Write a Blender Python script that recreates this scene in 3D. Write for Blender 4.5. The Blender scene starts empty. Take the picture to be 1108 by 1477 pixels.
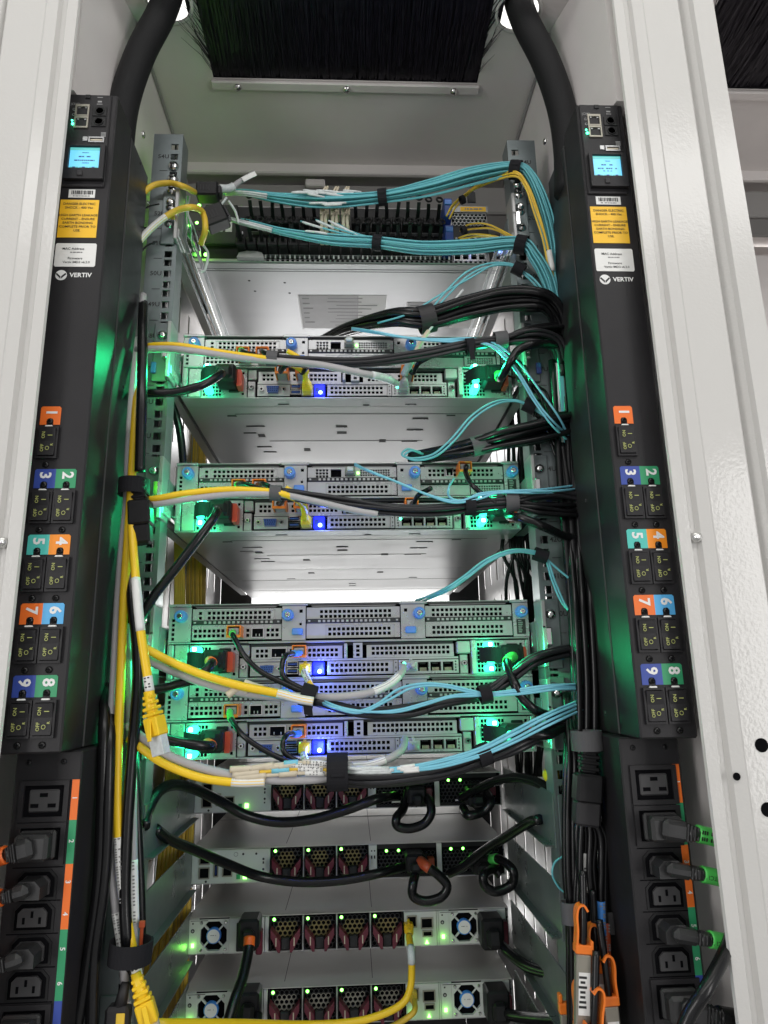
import bpy, math, random
from mathutils import Vector, Matrix
random.seed(11)
SC = bpy.context.scene
COL = SC.collection
R = math.radians
# ------------------------------------------------------------------ camera
CAM_LOC = Vector((0.0017, -0.8128, 1.7608))
PITCH, YAW, ROLL, FPX = R(13.788), R(2.788), R(-1.123), 1005.2
fwd = Vector((math.sin(YAW)*math.cos(PITCH), math.cos(YAW)*math.cos(PITCH), math.sin(PITCH)))
rgt0 = Vector((math.cos(YAW), -math.sin(YAW), 0)); up0 = rgt0.cross(fwd)
rgt = rgt0*math.cos(ROLL) + up0*math.sin(ROLL)
upv = up0*math.cos(ROLL) - rgt0*math.sin(ROLL)
cd = bpy.data.cameras.new('camera'); cam = bpy.data.objects.new('camera', cd); COL.objects.link(cam)
cam.matrix_world = Matrix(((rgt.x, upv.x, -fwd.x, CAM_LOC.x), (rgt.y, upv.y, -fwd.y, CAM_LOC.y), (rgt.z, upv.z, -fwd.z, CAM_LOC.z), (0, 0, 0, 1)))
cd.sensor_fit = 'HORIZONTAL'; cd.sensor_width = 36; cd.lens = FPX/1108*36
cd.clip_start = 0.01; cd.clip_end = 50
SC.camera = cam
def at(px, py, Y):
    """a measured photo point turned into a place at depth Y"""
    d = rgt*(px-554)/FPX - upv*(py-738.5)/FPX + fwd
    return CAM_LOC + d*((Y-CAM_LOC.y)/d.y)
def zu(n): return 0.08 + (n-1)*0.04445
# ------------------------------------------------------------------ world, lamps and added fills
W = bpy.data.worlds.new('World'); SC.world = W; W.use_nodes = True
bg = W.node_tree.nodes['Background']; bg.inputs[0].default_value = (0.99, 0.99, 1.0, 1); bg.inputs[1].default_value = 0.34
def area(name, loc, target, sx, sy, energy, col):
    l = bpy.data.lights.new(name, 'AREA'); l.shape = 'RECTANGLE'; l.size = sx; l.size_y = sy; l.energy = energy; l.color = col
    o = bpy.data.objects.new(name, l); COL.objects.link(o); o.location = loc
    o.rotation_euler = (Vector(target)-Vector(loc)).to_track_quat('-Z', 'Y').to_euler(); return o
area('hot_aisle_lamp_or_fill', (0.25, -1.55, 3.3), (0.05, -0.35, 1.5), 2.6, 0.32, 10, (1, 0.985, 0.96))
area('hot_aisle_lamp_or_fill', (-1.6, -1.9, 1.9), (0.1, 0, 1.9), 0.5, 1.3, 12, (1, 0.98, 0.96))  # unseen side fill added to brighten the right inner panel and fronts
area('hot_aisle_lamp_or_fill', (1.6, -1.9, 1.9), (-0.1, 0, 1.9), 0.5, 1.3, 10, (1, 0.98, 0.96))  # matching side fill added for the left half
area('cold_aisle_lamp_or_fill', (0.0, 1.9, 2.9), (0, 1.7, 1.2), 2.4, 0.6, 60, (0.97, 0.98, 1))
area('cold_aisle_lamp_or_fill', (0.0, 1.9, 0.9), (0, 0.6, 1.9), 1.6, 0.6, 26, (1, 0.99, 0.98))  # added upward fill standing in for light bounced off the floor
area('cold_aisle_lamp_or_fill', (0.0, 1.6, 2.20), (0, 0.2, 2.36), 1.3, 0.45, 10, (1, 0.99, 0.98))  # added fill aimed at the underside of the top switch
area('ceiling_lamp', (0.0, 0.1, 3.05), (0, 0.1, 4), 1.6, 1.2, 18, (1, 0.99, 0.96))
SC.view_settings.view_transform = 'Standard'; SC.view_settings.look = 'None'
SC.view_settings.exposure = 0.46; SC.view_settings.gamma = 1
# ------------------------------------------------------------------ materials
MATS = {}
def mat(name, col, rough=0.5, metal=0.0, bump=None, var=0.0, vscale=40, spec=0.5, emit=None, estr=0, stretch=None, alpha=None, coat=0, trans=0, rvar=0, crough=0.08):
    m = bpy.data.materials.new(name); m.use_nodes = True; nt = m.node_tree; b = nt.nodes['Principled BSDF']
    b.inputs['Base Color'].default_value = (*col, 1); b.inputs['Roughness'].default_value = rough; b.inputs['Metallic'].default_value = metal
    b.inputs['Specular IOR Level'].default_value = spec
    if coat: b.inputs['Coat Weight'].default_value = coat; b.inputs['Coat Roughness'].default_value = crough
    if trans: b.inputs['Transmission Weight'].default_value = trans
    if emit: b.inputs['Emission Color'].default_value = (*emit, 1); b.inputs['Emission Strength'].default_value = estr
    tc = None
    if bump or var or rvar:
        tc = nt.nodes.new('ShaderNodeTexCoord'); mp = nt.nodes.new('ShaderNodeMapping')
        nt.links.new(tc.outputs['Object'], mp.inputs[0])
        if stretch: mp.inputs['Scale'].default_value = stretch
    if var or rvar:
        n = nt.nodes.new('ShaderNodeTexNoise'); n.inputs['Scale'].default_value = vscale; n.inputs['Detail'].default_value = 6; n.inputs['Roughness'].default_value = 0.65
        nt.links.new(mp.outputs[0], n.inputs['Vector'])
    if var:
        mx = nt.nodes.new('ShaderNodeMapRange'); mx.inputs['From Min'].default_value = 0.3; mx.inputs['From Max'].default_value = 0.7
        mx.inputs['To Min'].default_value = 1-var; mx.inputs['To Max'].default_value = 1+var*0.6
        nt.links.new(n.outputs['Fac'], mx.inputs['Value'])
        v = nt.nodes.new('ShaderNodeVectorMath'); v.operation = 'SCALE'; v.inputs[0].default_value = col
        nt.links.new(mx.outputs[0], v.inputs['Scale']); nt.links.new(v.outputs[0], b.inputs['Base Color'])
    if rvar:
        m2 = nt.nodes.new('ShaderNodeMapRange'); m2.inputs['From Min'].default_value = 0.3; m2.inputs['From Max'].default_value = 0.7
        m2.inputs['To Min'].default_value = max(0.03, rough-rvar); m2.inputs['To Max'].default_value = min(1, rough+rvar)
        nt.links.new(n.outputs['Fac'], m2.inputs['Value']); nt.links.new(m2.outputs[0], b.inputs['Roughness'])
    if bump:
        n2 = nt.nodes.new('ShaderNodeTexNoise'); n2.inputs['Scale'].default_value = bump[0]; n2.inputs['Detail'].default_value = 2
        nt.links.new((mp if len(bump) > 3 else tc).outputs[0 if len(bump) > 3 else 'Object'], n2.inputs['Vector'])
        bp = nt.nodes.new('ShaderNodeBump'); bp.inputs['Strength'].default_value = bump[1]; bp.inputs['Distance'].default_value = bump[2]
        nt.links.new(n2.outputs['Fac'], bp.inputs['Height']); nt.links.new(bp.outputs[0], b.inputs['Normal'])
        if coat: nt.links.new(bp.outputs[0], b.inputs['Coat Normal'])
    MATS[name] = m; return m
M_WHITE = mat('white_powder_paint', (0.59, 0.58, 0.56), 0.45, bump=(300, 0.16, 0.0012), spec=0.4, coat=0.6, crough=0.03)
M_WHITE2 = mat('inner_white_paint', (0.68, 0.645, 0.63), 0.42, bump=(300, 0.1, 0.001), var=0.05, vscale=6)
M_BLACKP = mat('black_powder_coat', (0.020, 0.019, 0.021), 0.46, bump=(900, 0.22, 0.0006), var=0.2, vscale=12, rvar=0.08, spec=0.3)
M_BLACKS = mat('black_satin_side', (0.024, 0.024, 0.025), 0.40, bump=(500, 0.08, 0.0006), var=0.25, vscale=7, rvar=0.1)
M_BLACK = mat('black_plastic', (0.012, 0.012, 0.013), 0.42, var=0.3, vscale=60, spec=0.3)
M_BLACKR = mat('black_rubber', (0.007, 0.007, 0.008), 0.27, spec=0.4, var=0.3, vscale=30, bump=(250, 0.1, 0.0006))
M_SCREW = mat('black_screw', (0.02, 0.02, 0.02), 0.22, 0.6)
M_DKGREY = mat('dark_grey_plastic', (0.028, 0.027, 0.029), 0.5, var=0.2, spec=0.35)
M_BEAMG = mat('beam_grey_paint', (0.27, 0.262, 0.255), 0.5)
M_MIDG = mat('mid_grey_paint', (0.16, 0.155, 0.15), 0.5)
M_VOID = mat('inside_dark', (0.005, 0.005, 0.006), 0.9, spec=0.03)  # near-black; puts the shade inside holes and gaps into the colour
M_ZINC = mat('zinc_plate', (0.46, 0.46, 0.467), 0.30, 0.55, var=0.10, vscale=25, rvar=0.08)
M_ZINCD = mat('dull_steel', (0.40, 0.40, 0.40), 0.42, 0.6, var=0.15, vscale=9, rvar=0.1)
M_UNDER = mat('brushed_pan_steel', (0.48, 0.48, 0.485), 0.33, 0.45, var=0.05, vscale=5, stretch=(1, 6, 1), rvar=0.06)
M_GALV = mat('galvanised_rail', (0.19, 0.22, 0.225), 0.36, 0.5, var=0.14, vscale=18, rvar=0.1)
M_CHROME = mat('bright_metal', (0.72, 0.72, 0.71), 0.16, 1.0, rvar=0.08, vscale=90)
M_ARM = mat('arm_steel', (0.17, 0.195, 0.185), 0.32, 0.5, var=0.14, vscale=14, rvar=0.1)
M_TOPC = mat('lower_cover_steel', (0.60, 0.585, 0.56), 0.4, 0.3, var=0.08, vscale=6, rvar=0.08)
M_OUTL = mat('outlet_insert', (0.055, 0.054, 0.056), 0.5, spec=0.4)
M_PLUG = mat('moulded_plug', (0.026, 0.026, 0.027), 0.33, var=0.2, vscale=50)
M_SLOT = mat('slotted_panel', (0.46, 0.455, 0.45), 0.4, 0.6, var=0.14, vscale=10)
M_BLUE = mat('blue_touch_plastic', (0.10, 0.24, 0.66), 0.4, var=0.12)
M_BLUED = mat('blue_port_plastic', (0.03, 0.07, 0.28), 0.4)
M_ORANGE = mat('orange_latch', (0.86, 0.20, 0.02), 0.4, var=0.08)
M_RED = mat('red_lever', (0.62, 0.075, 0.035), 0.4)
M_MAROON = mat('maroon_handle', (0.13, 0.014, 0.030), 0.33, var=0.1)
M_YEL = mat('yellow_cable', (0.92, 0.60, 0.02), 0.38, var=0.07, vscale=20)
M_YELF = mat('yellow_fibre', (0.78, 0.52, 0.05), 0.42, var=0.1)
M_YELD = mat('old_yellow_bundle', (0.50, 0.33, 0.06), 0.5, var=0.25)
M_GREY = mat('grey_cable', (0.40, 0.39, 0.40), 0.45, var=0.08, vscale=20)
M_GREYD = mat('dark_grey_cable', (0.022, 0.022, 0.025), 0.32, spec=0.4, var=0.15, vscale=20)
M_AQUA = mat('aqua_fibre', (0.13, 0.47, 0.52), 0.42, var=0.12, vscale=60)
M_AQUAL = mat('pale_aqua_fibre', (0.20, 0.56, 0.70), 0.42, var=0.08, vscale=60)
M_BEIGE = mat('beige_connector', (0.62, 0.55, 0.42), 0.45, var=0.08)
M_LABEL = mat('white_label', (0.78, 0.78, 0.76), 0.5)
M_CLEARL = mat('cloudy_label', (0.62, 0.66, 0.66), 0.35, var=0.2, vscale=200)
M_INK = mat('black_print', (0.02, 0.02, 0.02), 0.6)
M_INKG = mat('grey_print', (0.25, 0.25, 0.25), 0.6)
M_WPRINT = mat('white_print', (0.80, 0.80, 0.79), 0.5)
M_GPRINT = mat('pale_grey_print', (0.32, 0.32, 0.32), 0.5)
M_YGPRINT = mat('yellow_green_print', (0.42, 0.45, 0.14), 0.5)
M_WARN = mat('yellow_warning_label', (0.90, 0.52, 0.02), 0.45)
M_VELCRO = mat('black_hook_tape', (0.014, 0.014, 0.017), 0.85, bump=(1800, 0.5, 0.001), spec=0.25)
M_VELG = mat('grey_hook_tape', (0.10, 0.10, 0.105), 0.7, bump=(1800, 0.4, 0.001), spec=0.3)
M_BRISTLE = mat('black_bristle', (0.013, 0.010, 0.017), 0.38, var=0.5, vscale=90, spec=0.35)
M_BRAID = mat('black_braid', (0.013, 0.013, 0.014), 0.62, bump=(1200, 0.4, 0.001), spec=0.25)
M_TAB = mat('dark_blue_tab', (0.055, 0.075, 0.30), 0.4)
M_BRUSHB = mat('brush_light_block', (0.006, 0.005, 0.008), 0.7)
L_OR = mat('orange_number_label', (0.86, 0.17, 0.02), 0.42)
L_BL = mat('blue_number_label', (0.035, 0.07, 0.34), 0.42)
L_GR = mat('green_number_label', (0.03, 0.30, 0.13), 0.42)
L_TQ = mat('turquoise_number_label', (0.08, 0.55, 0.48), 0.42)
L_OR2 = mat('amber_number_label', (0.90, 0.28, 0.01), 0.42)
L_SKY = mat('sky_number_label', (0.09, 0.42, 0.78), 0.42)
M_GSLV = mat('green_sleeve', (0.09, 0.62, 0.11), 0.4)
M_OSLV = mat('orange_sleeve', (0.90, 0.16, 0.02), 0.42)
M_BSLV = mat('blue_sleeve', (0.06, 0.26, 0.72), 0.42)
M_RSLV = mat('rust_sleeve', (0.42, 0.07, 0.025), 0.45)
M_TANS = mat('tan_steel', (0.34, 0.32, 0.27), 0.4, 0.5, var=0.1)
M_PANEL = mat('switch_panel_grey', (0.60, 0.63, 0.59), 0.42, 0.1, var=0.06)
M_HEXY = mat('brass_mesh', (0.26, 0.21, 0.09), 0.4, 0.5)
M_GLOW = mat('green_lit_handle', (0.10, 0.55, 0.33), 0.3, emit=(0.02, 0.95, 0.42), estr=4.5)
M_GLOWH = mat('green_led_core', (0.3, 0.9, 0.6), 0.3, emit=(0.25, 1.0, 0.62), estr=9)
M_LED = mat('green_led', (0.1, 0.6, 0.1), 0.3, emit=(0.18, 1.0, 0.10), estr=7)
M_LEDT = mat('teal_led', (0.1, 0.6, 0.3), 0.3, emit=(0.05, 1.0, 0.45), estr=7)
M_BLED = mat('blue_led', (0.1, 0.1, 0.8), 0.3, emit=(0.16, 0.30, 1.0), estr=9)
M_BGLOW = mat('blue_lit_plastic', (0.03, 0.04, 0.5), 0.3, emit=(0.01, 0.02, 1.0), estr=0.9)
M_LCD = mat('lcd_screen', (0.1, 0.3, 0.4), 0.25, emit=(0.13, 0.52, 0.80), estr=0.8)
M_LCDB = mat('lcd_top_bar', (0.1, 0.3, 0.3), 0.25, emit=(0.08, 0.42, 0.40), estr=0.7)
M_SKIN = None
M_CONC = mat('raised_floor_tile', (0.42, 0.42, 0.41), 0.5, var=0.1, vscale=3)
M_CEIL = mat('ceiling_panel', (0.75, 0.75, 0.73), 0.6, var=0.05)
M_LAMP = mat('lit_lamp_panel', (0.9, 0.9, 0.9), 0.5, emit=(1, 0.98, 0.95), estr=4)
# ------------------------------------------------------------------ mesh builder
class MB:
    def __init__(s): s.v = []; s.f = []; s.fm = []; s.sm = []; s.mats = []
    def mi(s, m):
        if m not in s.mats: s.mats.append(m)
        return s.mats.index(m)
    def add(s, vs, fs, m, smooth=False):
        o = len(s.v); k = s.mi(m); s.v += [tuple(v) for v in vs]
        for f in fs: s.f.append([i+o for i in f]); s.fm.append(k); s.sm.append(smooth)
        return s
    def box(s, x0, x1, y0, y1, z0, z1, m, c=0.0):
        if x0 > x1: x0, x1 = x1, x0
        if y0 > y1: y0, y1 = y1, y0
        if z0 > z1: z0, z1 = z1, z0
        if c <= 0:
            v = [(x, y, z) for x in (x0, x1) for y in (y0, y1) for z in (z0, z1)]
            return s.add(v, [(0, 1, 3, 2), (4, 6, 7, 5), (0, 4, 5, 1), (2, 3, 7, 6), (0, 2, 6, 4), (1, 5, 7, 3)], m)
        c = min(c, (x1-x0)*0.45, (y1-y0)*0.45, (z1-z0)*0.45)
        v = []; idx = {}
        for ix in (0, 1):
            for iy in (0, 1):
                for iz in (0, 1):
                    X = (x0, x1)[ix]; Y = (y0, y1)[iy]; Z = (z0, z1)[iz]
                    dx = c if ix == 0 else -c; dy = c if iy == 0 else -c; dz = c if iz == 0 else -c
                    idx[ix, iy, iz] = len(v)
                    v += [(X, Y+dy, Z+dz), (X+dx, Y, Z+dz), (X+dx, Y+dy, Z)]
        f = []
        for ax in range(3):
            for sd in (0, 1):
                cs = []
                for a, b in ((0, 0), (1, 0), (1, 1), (0, 1)):
                    k = [0, 0, 0]; k[ax] = sd; o = [i for i in range(3) if i != ax]; k[o[0]] = a; k[o[1]] = b
                    cs.append(idx[tuple(k)]+ax)
                f.append(cs if (sd == 1) != (ax == 1) else cs[::-1])
        for ax in range(3):
            o = [i for i in range(3) if i != ax]
            for a in (0, 1):
                for b in (0, 1):
                    k0 = [0, 0, 0]; k0[o[0]] = a; k0[o[1]] = b; k1 = list(k0); k1[ax] = 1
                    p, q = idx[tuple(k0)], idx[tuple(k1)]
                    f.append((p+o[0], q+o[0], q+o[1], p+o[1]))
        for k, i in idx.items(): f.append((i, i+1, i+2))
        return s.add(v, f, m)
    def quad(s, a, b, c, d, m): return s.add([a, b, c, d], [(0, 1, 2, 3)], m)
    def prism(s, poly, axis, a, b, m):
        """poly of 2-tuples swept from a to b along axis ('x': poly is y,z; 'y': x,z; 'z': x,y)"""
        n = len(poly)
        P = {'x': lambda p, t: (t, p[0], p[1]), 'y': lambda p, t: (p[0], t, p[1]), 'z': lambda p, t: (p[0], p[1], t)}[axis]
        v = [P(p, a) for p in poly]+[P(p, b) for p in poly]
        f = [tuple(range(n)), tuple(range(2*n-1, n-1, -1))]+[(i, (i+1) % n, n+(i+1) % n, n+i) for i in range(n)]
        return s.add(v, f, m)
    def plate(s, x0, x1, z0, z1, y, holes, m, depth=0.002, back=0.006, dark=None, xf=None):
        """flat sheet facing -y with real rectangular holes (cx, cz, w, h); xf maps points"""
        xf = xf or (lambda p: p); e = 1e-7
        xs = sorted({round(t, 6) for h in holes for t in (h[0]-h[2]/2, h[0]+h[2]/2)} | {round(x0, 6), round(x1, 6)})
        zs = sorted({round(t, 6) for h in holes for t in (h[1]-h[3]/2, h[1]+h[3]/2)} | {round(z0, 6), round(z1, 6)})
        def inside(cx, cz): return any(abs(cx-h[0]) < h[2]/2 and abs(cz-h[1]) < h[3]/2 for h in holes)
        for j in range(len(zs)-1):
            run = None
            for i in range(len(xs)):
                solid = i < len(xs)-1 and not inside((xs[i]+xs[i+1])/2, (zs[j]+zs[j+1])/2)
                if solid and run is None: run = xs[i]
                if not solid and run is not None:
                    s.add([xf(p) for p in ((run, y, zs[j]), (xs[i], y, zs[j]), (xs[i], y, zs[j+1]), (run, y, zs[j+1]))], [(0, 1, 2, 3)], m); run = None
        for h in holes:
            a, b, c, d = h[0]-h[2]/2, h[0]+h[2]/2, h[1]-h[3]/2, h[1]+h[3]/2
            v = [(a, y, c), (b, y, c), (b, y, d), (a, y, d)]; v += [(p[0], y+depth, p[2]) for p in v]
            s.add([xf(p) for p in v], [(0, 4, 5, 1), (1, 5, 6, 2), (2, 6, 7, 3), (3, 7, 4, 0)], m)
        # outer edge
        v = [(x0, y, z0), (x1, y, z0), (x1, y, z1), (x0, y, z1)]; v += [(p[0], y+depth, p[2]) for p in v]
        s.add([xf(p) for p in v], [(0, 4, 5, 1), (1, 5, 6, 2), (2, 6, 7, 3), (3, 7, 4, 0)], m)
        if dark and holes:
            a = min(h[0]-h[2]/2 for h in holes)-e; b = max(h[0]+h[2]/2 for h in holes)+e
            c = min(h[1]-h[3]/2 for h in holes)-e; d = max(h[1]+h[3]/2 for h in holes)+e
            s.add([xf(p) for p in ((a, y+back, c), (b, y+back, c), (b, y+back, d), (a, y+back, d))], [(0, 1, 2, 3)], dark)
        return s
    def hexgrill(s, x0, x1, z0, z1, y, pitch, m, dark, depth=0.003, wall=0.8, special=None, m2=None):
        ro = pitch/math.sqrt(3); dz = pitch*math.sqrt(3)/2; r = 0; z = z0+ro
        while z <= z1-ro*0.8:
            x = x0+pitch/2+(pitch/2 if r % 2 else 0)
            while x <= x1-pitch/2+1e-6:
                mm = m2 if (special and special(x, z)) else m
                v = []
                for rad, yy in ((ro, y), (ro*wall, y), (ro*wall, y+depth)):
                    v += [(x+rad*math.sin(k*math.pi/3), yy, z+rad*math.cos(k*math.pi/3)) for k in range(6)]
                f = [(k, (k+1) % 6, 6+(k+1) % 6, 6+k) for k in range(6)]+[(6+k, 6+(k+1) % 6, 12+(k+1) % 6, 12+k) for k in range(6)]
                s.add(v, f, mm); x += pitch
            z += dz; r += 1
        s.add([(x0, y+depth+0.002, z0), (x1, y+depth+0.002, z0), (x1, y+depth+0.002, z1), (x0, y+depth+0.002, z1)], [(0, 1, 2, 3)], dark)
        return s
    def lathe(s, c, prof, n, m, d=(0, -1, 0), smooth=True, ang=0):
        """prof: (radius, height along d) from base to tip"""
        d = Vector(d).normalized(); a = d.orthogonal().normalized(); b = d.cross(a); c = Vector(c); v = []; f = []
        for r, h in prof: v += [c+d*h+(a*math.cos(ang+2*math.pi*k/n)+b*math.sin(ang+2*math.pi*k/n))*r for k in range(n)]
        for i in range(len(prof)-1): f += [(i*n+k, i*n+(k+1) % n, (i+1)*n+(k+1) % n, (i+1)*n+k) for k in range(n)]
        s.add(v, f, m, smooth)
        L = (len(prof)-1)*n
        return s.add([v[k] for k in range(n)]+[v[L+k] for k in range(n)], [tuple(range(n-1, -1, -1)), tuple(range(n, 2*n))], m)
    def screw(s, x, y, z, r, m, dark=None):
        s.lathe((x, y, z), [(r, 0), (r, r*0.25), (r*0.8, r*0.5), (r*0.4, r*0.62)], 10, m)
        if dark:
            q = y-r*0.66; w = r*0.14; l = r*0.5
            s.box(x-l, x+l, q, q+r*0.1, z-w, z+w, dark); s.box(x-w, x+w, q+r*0.012, q+r*0.1, z-l, z+l, dark)
        return s
    def tube(s, P, r, m, n=8, flat=None, caps=True):
        P = [Vector(p) for p in P]; k = len(P); rr = r if isinstance(r, (list, tuple)) else [r]*k
        t0 = (P[1]-P[0]).normalized(); u = t0.orthogonal().normalized(); v = []; f = []
        if flat is not None:
            q = Vector(flat); u = (q-t0*q.dot(t0)).normalized()
        for i in range(k):
            t = (P[min(i+1, k-1)]-P[max(i-1, 0)])
            t = t.normalized() if t.length > 1e-9 else t0
            u = u-t*u.dot(t); u = u.normalized() if u.length > 1e-6 else t.orthogonal().normalized()
            w = t.cross(u)
            v += [P[i]+(u*math.cos(2*math.pi*j/n)+w*math.sin(2*math.pi*j/n))*rr[i] for j in range(n)]
        for i in range(k-1): f += [(i*n+j, i*n+(j+1) % n, (i+1)*n+(j+1) % n, (i+1)*n+j) for j in range(n)]
        if caps: f += [tuple(range(n-1, -1, -1)), tuple(range((k-1)*n, k*n))]
        return s.add(v, f, m, True)
    def strap(s, P, w, th, m, side):
        """flat ribbon along P; side = width direction"""
        P = [Vector(p) for p in P]; sd = Vector(side).normalized(); v = []; f = []; k = len(P)
        for i in range(k):
            t = (P[min(i+1, k-1)]-P[max(i-1, 0)]).normalized(); nn = t.cross(sd).normalized()
            v += [P[i]-sd*w/2-nn*th/2, P[i]+sd*w/2-nn*th/2, P[i]+sd*w/2+nn*th/2, P[i]-sd*w/2+nn*th/2]
        for i in range(k-1): f += [(i*4+j, i*4+(j+1) % 4, i*4+4+(j+1) % 4, i*4+4+j) for j in range(4)]
        f += [(3, 2, 1, 0), tuple(range(4*k-4, 4*k))]
        return s.add(v, f, m)
    def text(s, body, size, o, m, a=(1, 0, 0), b=(0, 0, 1), align='CENTER', lift=0.0003, bold=0.0):
        me = text_mesh(body, align, bold); o = Vector(o); a = Vector(a); b = Vector(b); nn = a.cross(b)
        s.add([o+a*(v.co.x*size)+b*(v.co.y*size)+nn*lift for v in me.vertices], [tuple(p.vertices) for p in me.polygons], m); return s
    def build(s, name, parent=None, loc=None):
        me = bpy.data.meshes.new(name); me.from_pydata(s.v, [], s.f); 
        for m in s.mats: me.materials.append(m)
        me.polygons.foreach_set('material_index', s.fm); me.polygons.foreach_set('use_smooth', s.sm)
        me.update()
        o = bpy.data.objects.new(name, me); COL.objects.link(o)
        if parent: o.parent = parent
        if loc: o.location = loc
        return o
_T = {}
def text_mesh(body, align='CENTER', bold=0.0):
    k = (body, align, bold)
    if k not in _T:
        c = bpy.data.curves.new('t', 'FONT'); c.body = body; c.align_x = align; c.align_y = 'CENTER'; c.resolution_u = 2; c.offset = bold
        o = bpy.data.objects.new('t', c); COL.objects.link(o)
        bpy.context.view_layer.update()
        _T[k] = bpy.data.meshes.new_from_object(o.evaluated_get(bpy.context.evaluated_depsgraph_get()))
        bpy.data.objects.remove(o)
    return _T[k]
def tag(o, label, cat, group=None, kind=None):
    o['label'] = label; o['category'] = cat
    if group: o['group'] = group
    if kind: o['kind'] = kind
    return o
def thing(name, label, cat, loc=(0, 0, 0), group=None):
    o = bpy.data.objects.new(name, None); COL.objects.link(o); o.location = loc; o.empty_display_size = 0.02
    return tag(o, label, cat, group)
def dup(o, loc=None, label=None, parent=None, drop=()):
    c = o.copy(); COL.objects.link(c)
    if parent: c.parent = parent
    if loc is not None: c.location = loc
    if label: c['label'] = label
    for ch in list(o.children):
        if ch.name.split('.')[0] not in drop: dup(ch, parent=c, drop=drop)
    return c
def spline(P, k=8):
    P = [Vector(p) for p in P]
    if len(P) < 3: return [P[0].lerp(P[-1], i/k) for i in range(k+1)]
    Q = [P[0]*2-P[1]]+P+[P[-1]*2-P[-2]]; o = []
    for i in range(1, len(Q)-2):
        a, b, c, d = Q[i-1:i+3]
        for j in range(k):
            t = j/k; o.append(0.5*((2*b)+(c-a)*t+(2*a-5*b+4*c-d)*t*t+(3*b-a-3*c+d)*t**3))
    o.append(P[-1]); return o
def px(Y, *pts):
    """measured points (x, y[, depth])"""
    return [at(p[0], p[1], p[2] if len(p) > 2 else Y) for p in pts]
def led_spot(loc, target, col, e, ang=80):
    l = bpy.data.lights.new('led_spot', 'SPOT'); l.energy = e; l.color = col; l.shadow_soft_size = 0.004; l.spot_size = R(ang); l.spot_blend = 1.0
    o = bpy.data.objects.new('led_spot', l); COL.objects.link(o); o.location = loc; o.rotation_euler = (Vector(target)-Vector(loc)).to_track_quat('-Z', 'Y').to_euler(); return o
def led_lamp(loc, col, e, r=0.004):
    l = bpy.data.lights.new('led_lamp', 'POINT'); l.energy = e; l.color = col; l.shadow_soft_size = r
    o = bpy.data.objects.new('led_lamp', l); COL.objects.link(o); o.location = loc; return o
# ------------------------------------------------------------------ setting
def setting(o): o['kind'] = 'structure'; return o
setting(MB().box(-4, 4, -4, 4.5, -0.04, 0, M_CONC).build('floor'))
setting(MB().box(-4, 4, -4, 4.5, 3.7, 3.75, M_CEIL).build('ceiling'))
setting(MB().box(-4, 4, 2.6, 2.65, 0, 3.7, M_CEIL).build('cold_aisle_wall'))
for i, (x, y, w) in enumerate(((-0.25, 0.25, 0.16), (0.32, 0.1, 0.16), (-0.5, -0.1, 0.12), (0.2, 2.3, 1.4))):
    o = thing('ceiling_light', ['slim lit ceiling light seen through the left cable hole', 'slim lit ceiling light seen through the right cable hole',
              'slim lit ceiling light farther left over the rack roof', 'wide lit ceiling light over the cold aisle behind'][i], 'ceiling light', (x, y, 3.66))
    MB().box(-w, w, -0.07, 0.07, -0.02, 0.04, M_WHITE2, 0.004).build('housing', o); MB().box(-w+0.01, w-0.01, -0.055, 0.055, -0.028, -0.021, M_LAMP).build('diffuser', o)
# ------------------------------------------------------------------ server rack
rack = thing('server_rack', 'open white server rack cabinet seen from behind full of cabled equipment', 'server rack', (0, 0, 0))
POST = [(0.328, -0.145), (0.3142, -0.1603), (0.3155, -0.163), (0.327, -0.163), (0.3295, -0.1585), (0.3345, -0.1585), (0.337, -0.164), (0.348, -0.167), (0.3505, -0.1655), (0.392, -0.1655), (0.3945, -0.163), (0.3945, -0.145)]
def holes_in_post(): pass
for s in (-1, 1):
    PDX = 0.0045 if s > 0 else -0.0098
    pm = MB().prism([(s*(x+PDX), y) for x, y in POST], 'z', 0.03, 2.74, M_WHITE)
    p = pm.build('frame_post', rack)
    sc = at(983, 775, -0.163) if s > 0 else at(25, 782, -0.163)
    b = MB(); b.lathe((s*(0.3325+PDX), -0.1585, sc.z), [(0.0055, 0), (0.0055, 0.004), (0.0045, 0.007), (0.002, 0.0085)], 14, M_CHROME); b.build('post_screw', p)
for x, y, r in ((1099, 1075, 0.0062), (1108, 1168, 0.0062), (1062, 1120, 0.0034)):
    q = at(x, y, -0.166); yy = -0.1657 if r > 0.005 else -0.1668
    h = MB(); h.lathe((q.x, yy, q.z), [(r, 0), (r, 0.0004)], 20, M_VOID); h.build('post_hole', bpy.data.objects['frame_post.001'])
# roof sheet with brush opening and two cable holes
ROOF = 2.65; HX, HY, HR = 0.236, -0.060, 0.030
def roof_sheet(mb, cx=0.0):
    hs = [(cx, -0.04, 0.40, 0.20)]+([(cx-HX, HY, 0.066, 0.066), (cx+HX, HY, 0.066, 0.066)])
    mb.plate(cx-0.335, cx+0.335, -0.165, 0.2354, ROOF, hs, M_WHITE2, 0.0015, xf=lambda p: (p[0], p[2], p[1]))
    mb.box(cx-0.36, cx+0.36, 0.246, 0.95, ROOF+0.006, ROOF+0.009, M_WHITE2)
    for sx in (-1, 1):
        n = 32; v = []
        for k in range(n):
            a = 2*math.pi*k/n; ca, sa = math.cos(a), math.sin(a); e = 0.033/max(abs(ca), abs(sa))
            v += [(cx+sx*HX+HR*ca, HY+HR*sa, ROOF), (cx+sx*HX+e*ca, HY+e*sa, ROOF)]
        mb.add(v, [(2*k, 2*k+1, (2*k+3) % (2*n), (2*k+2) % (2*n)) for k in range(n)], M_WHITE2)
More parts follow.
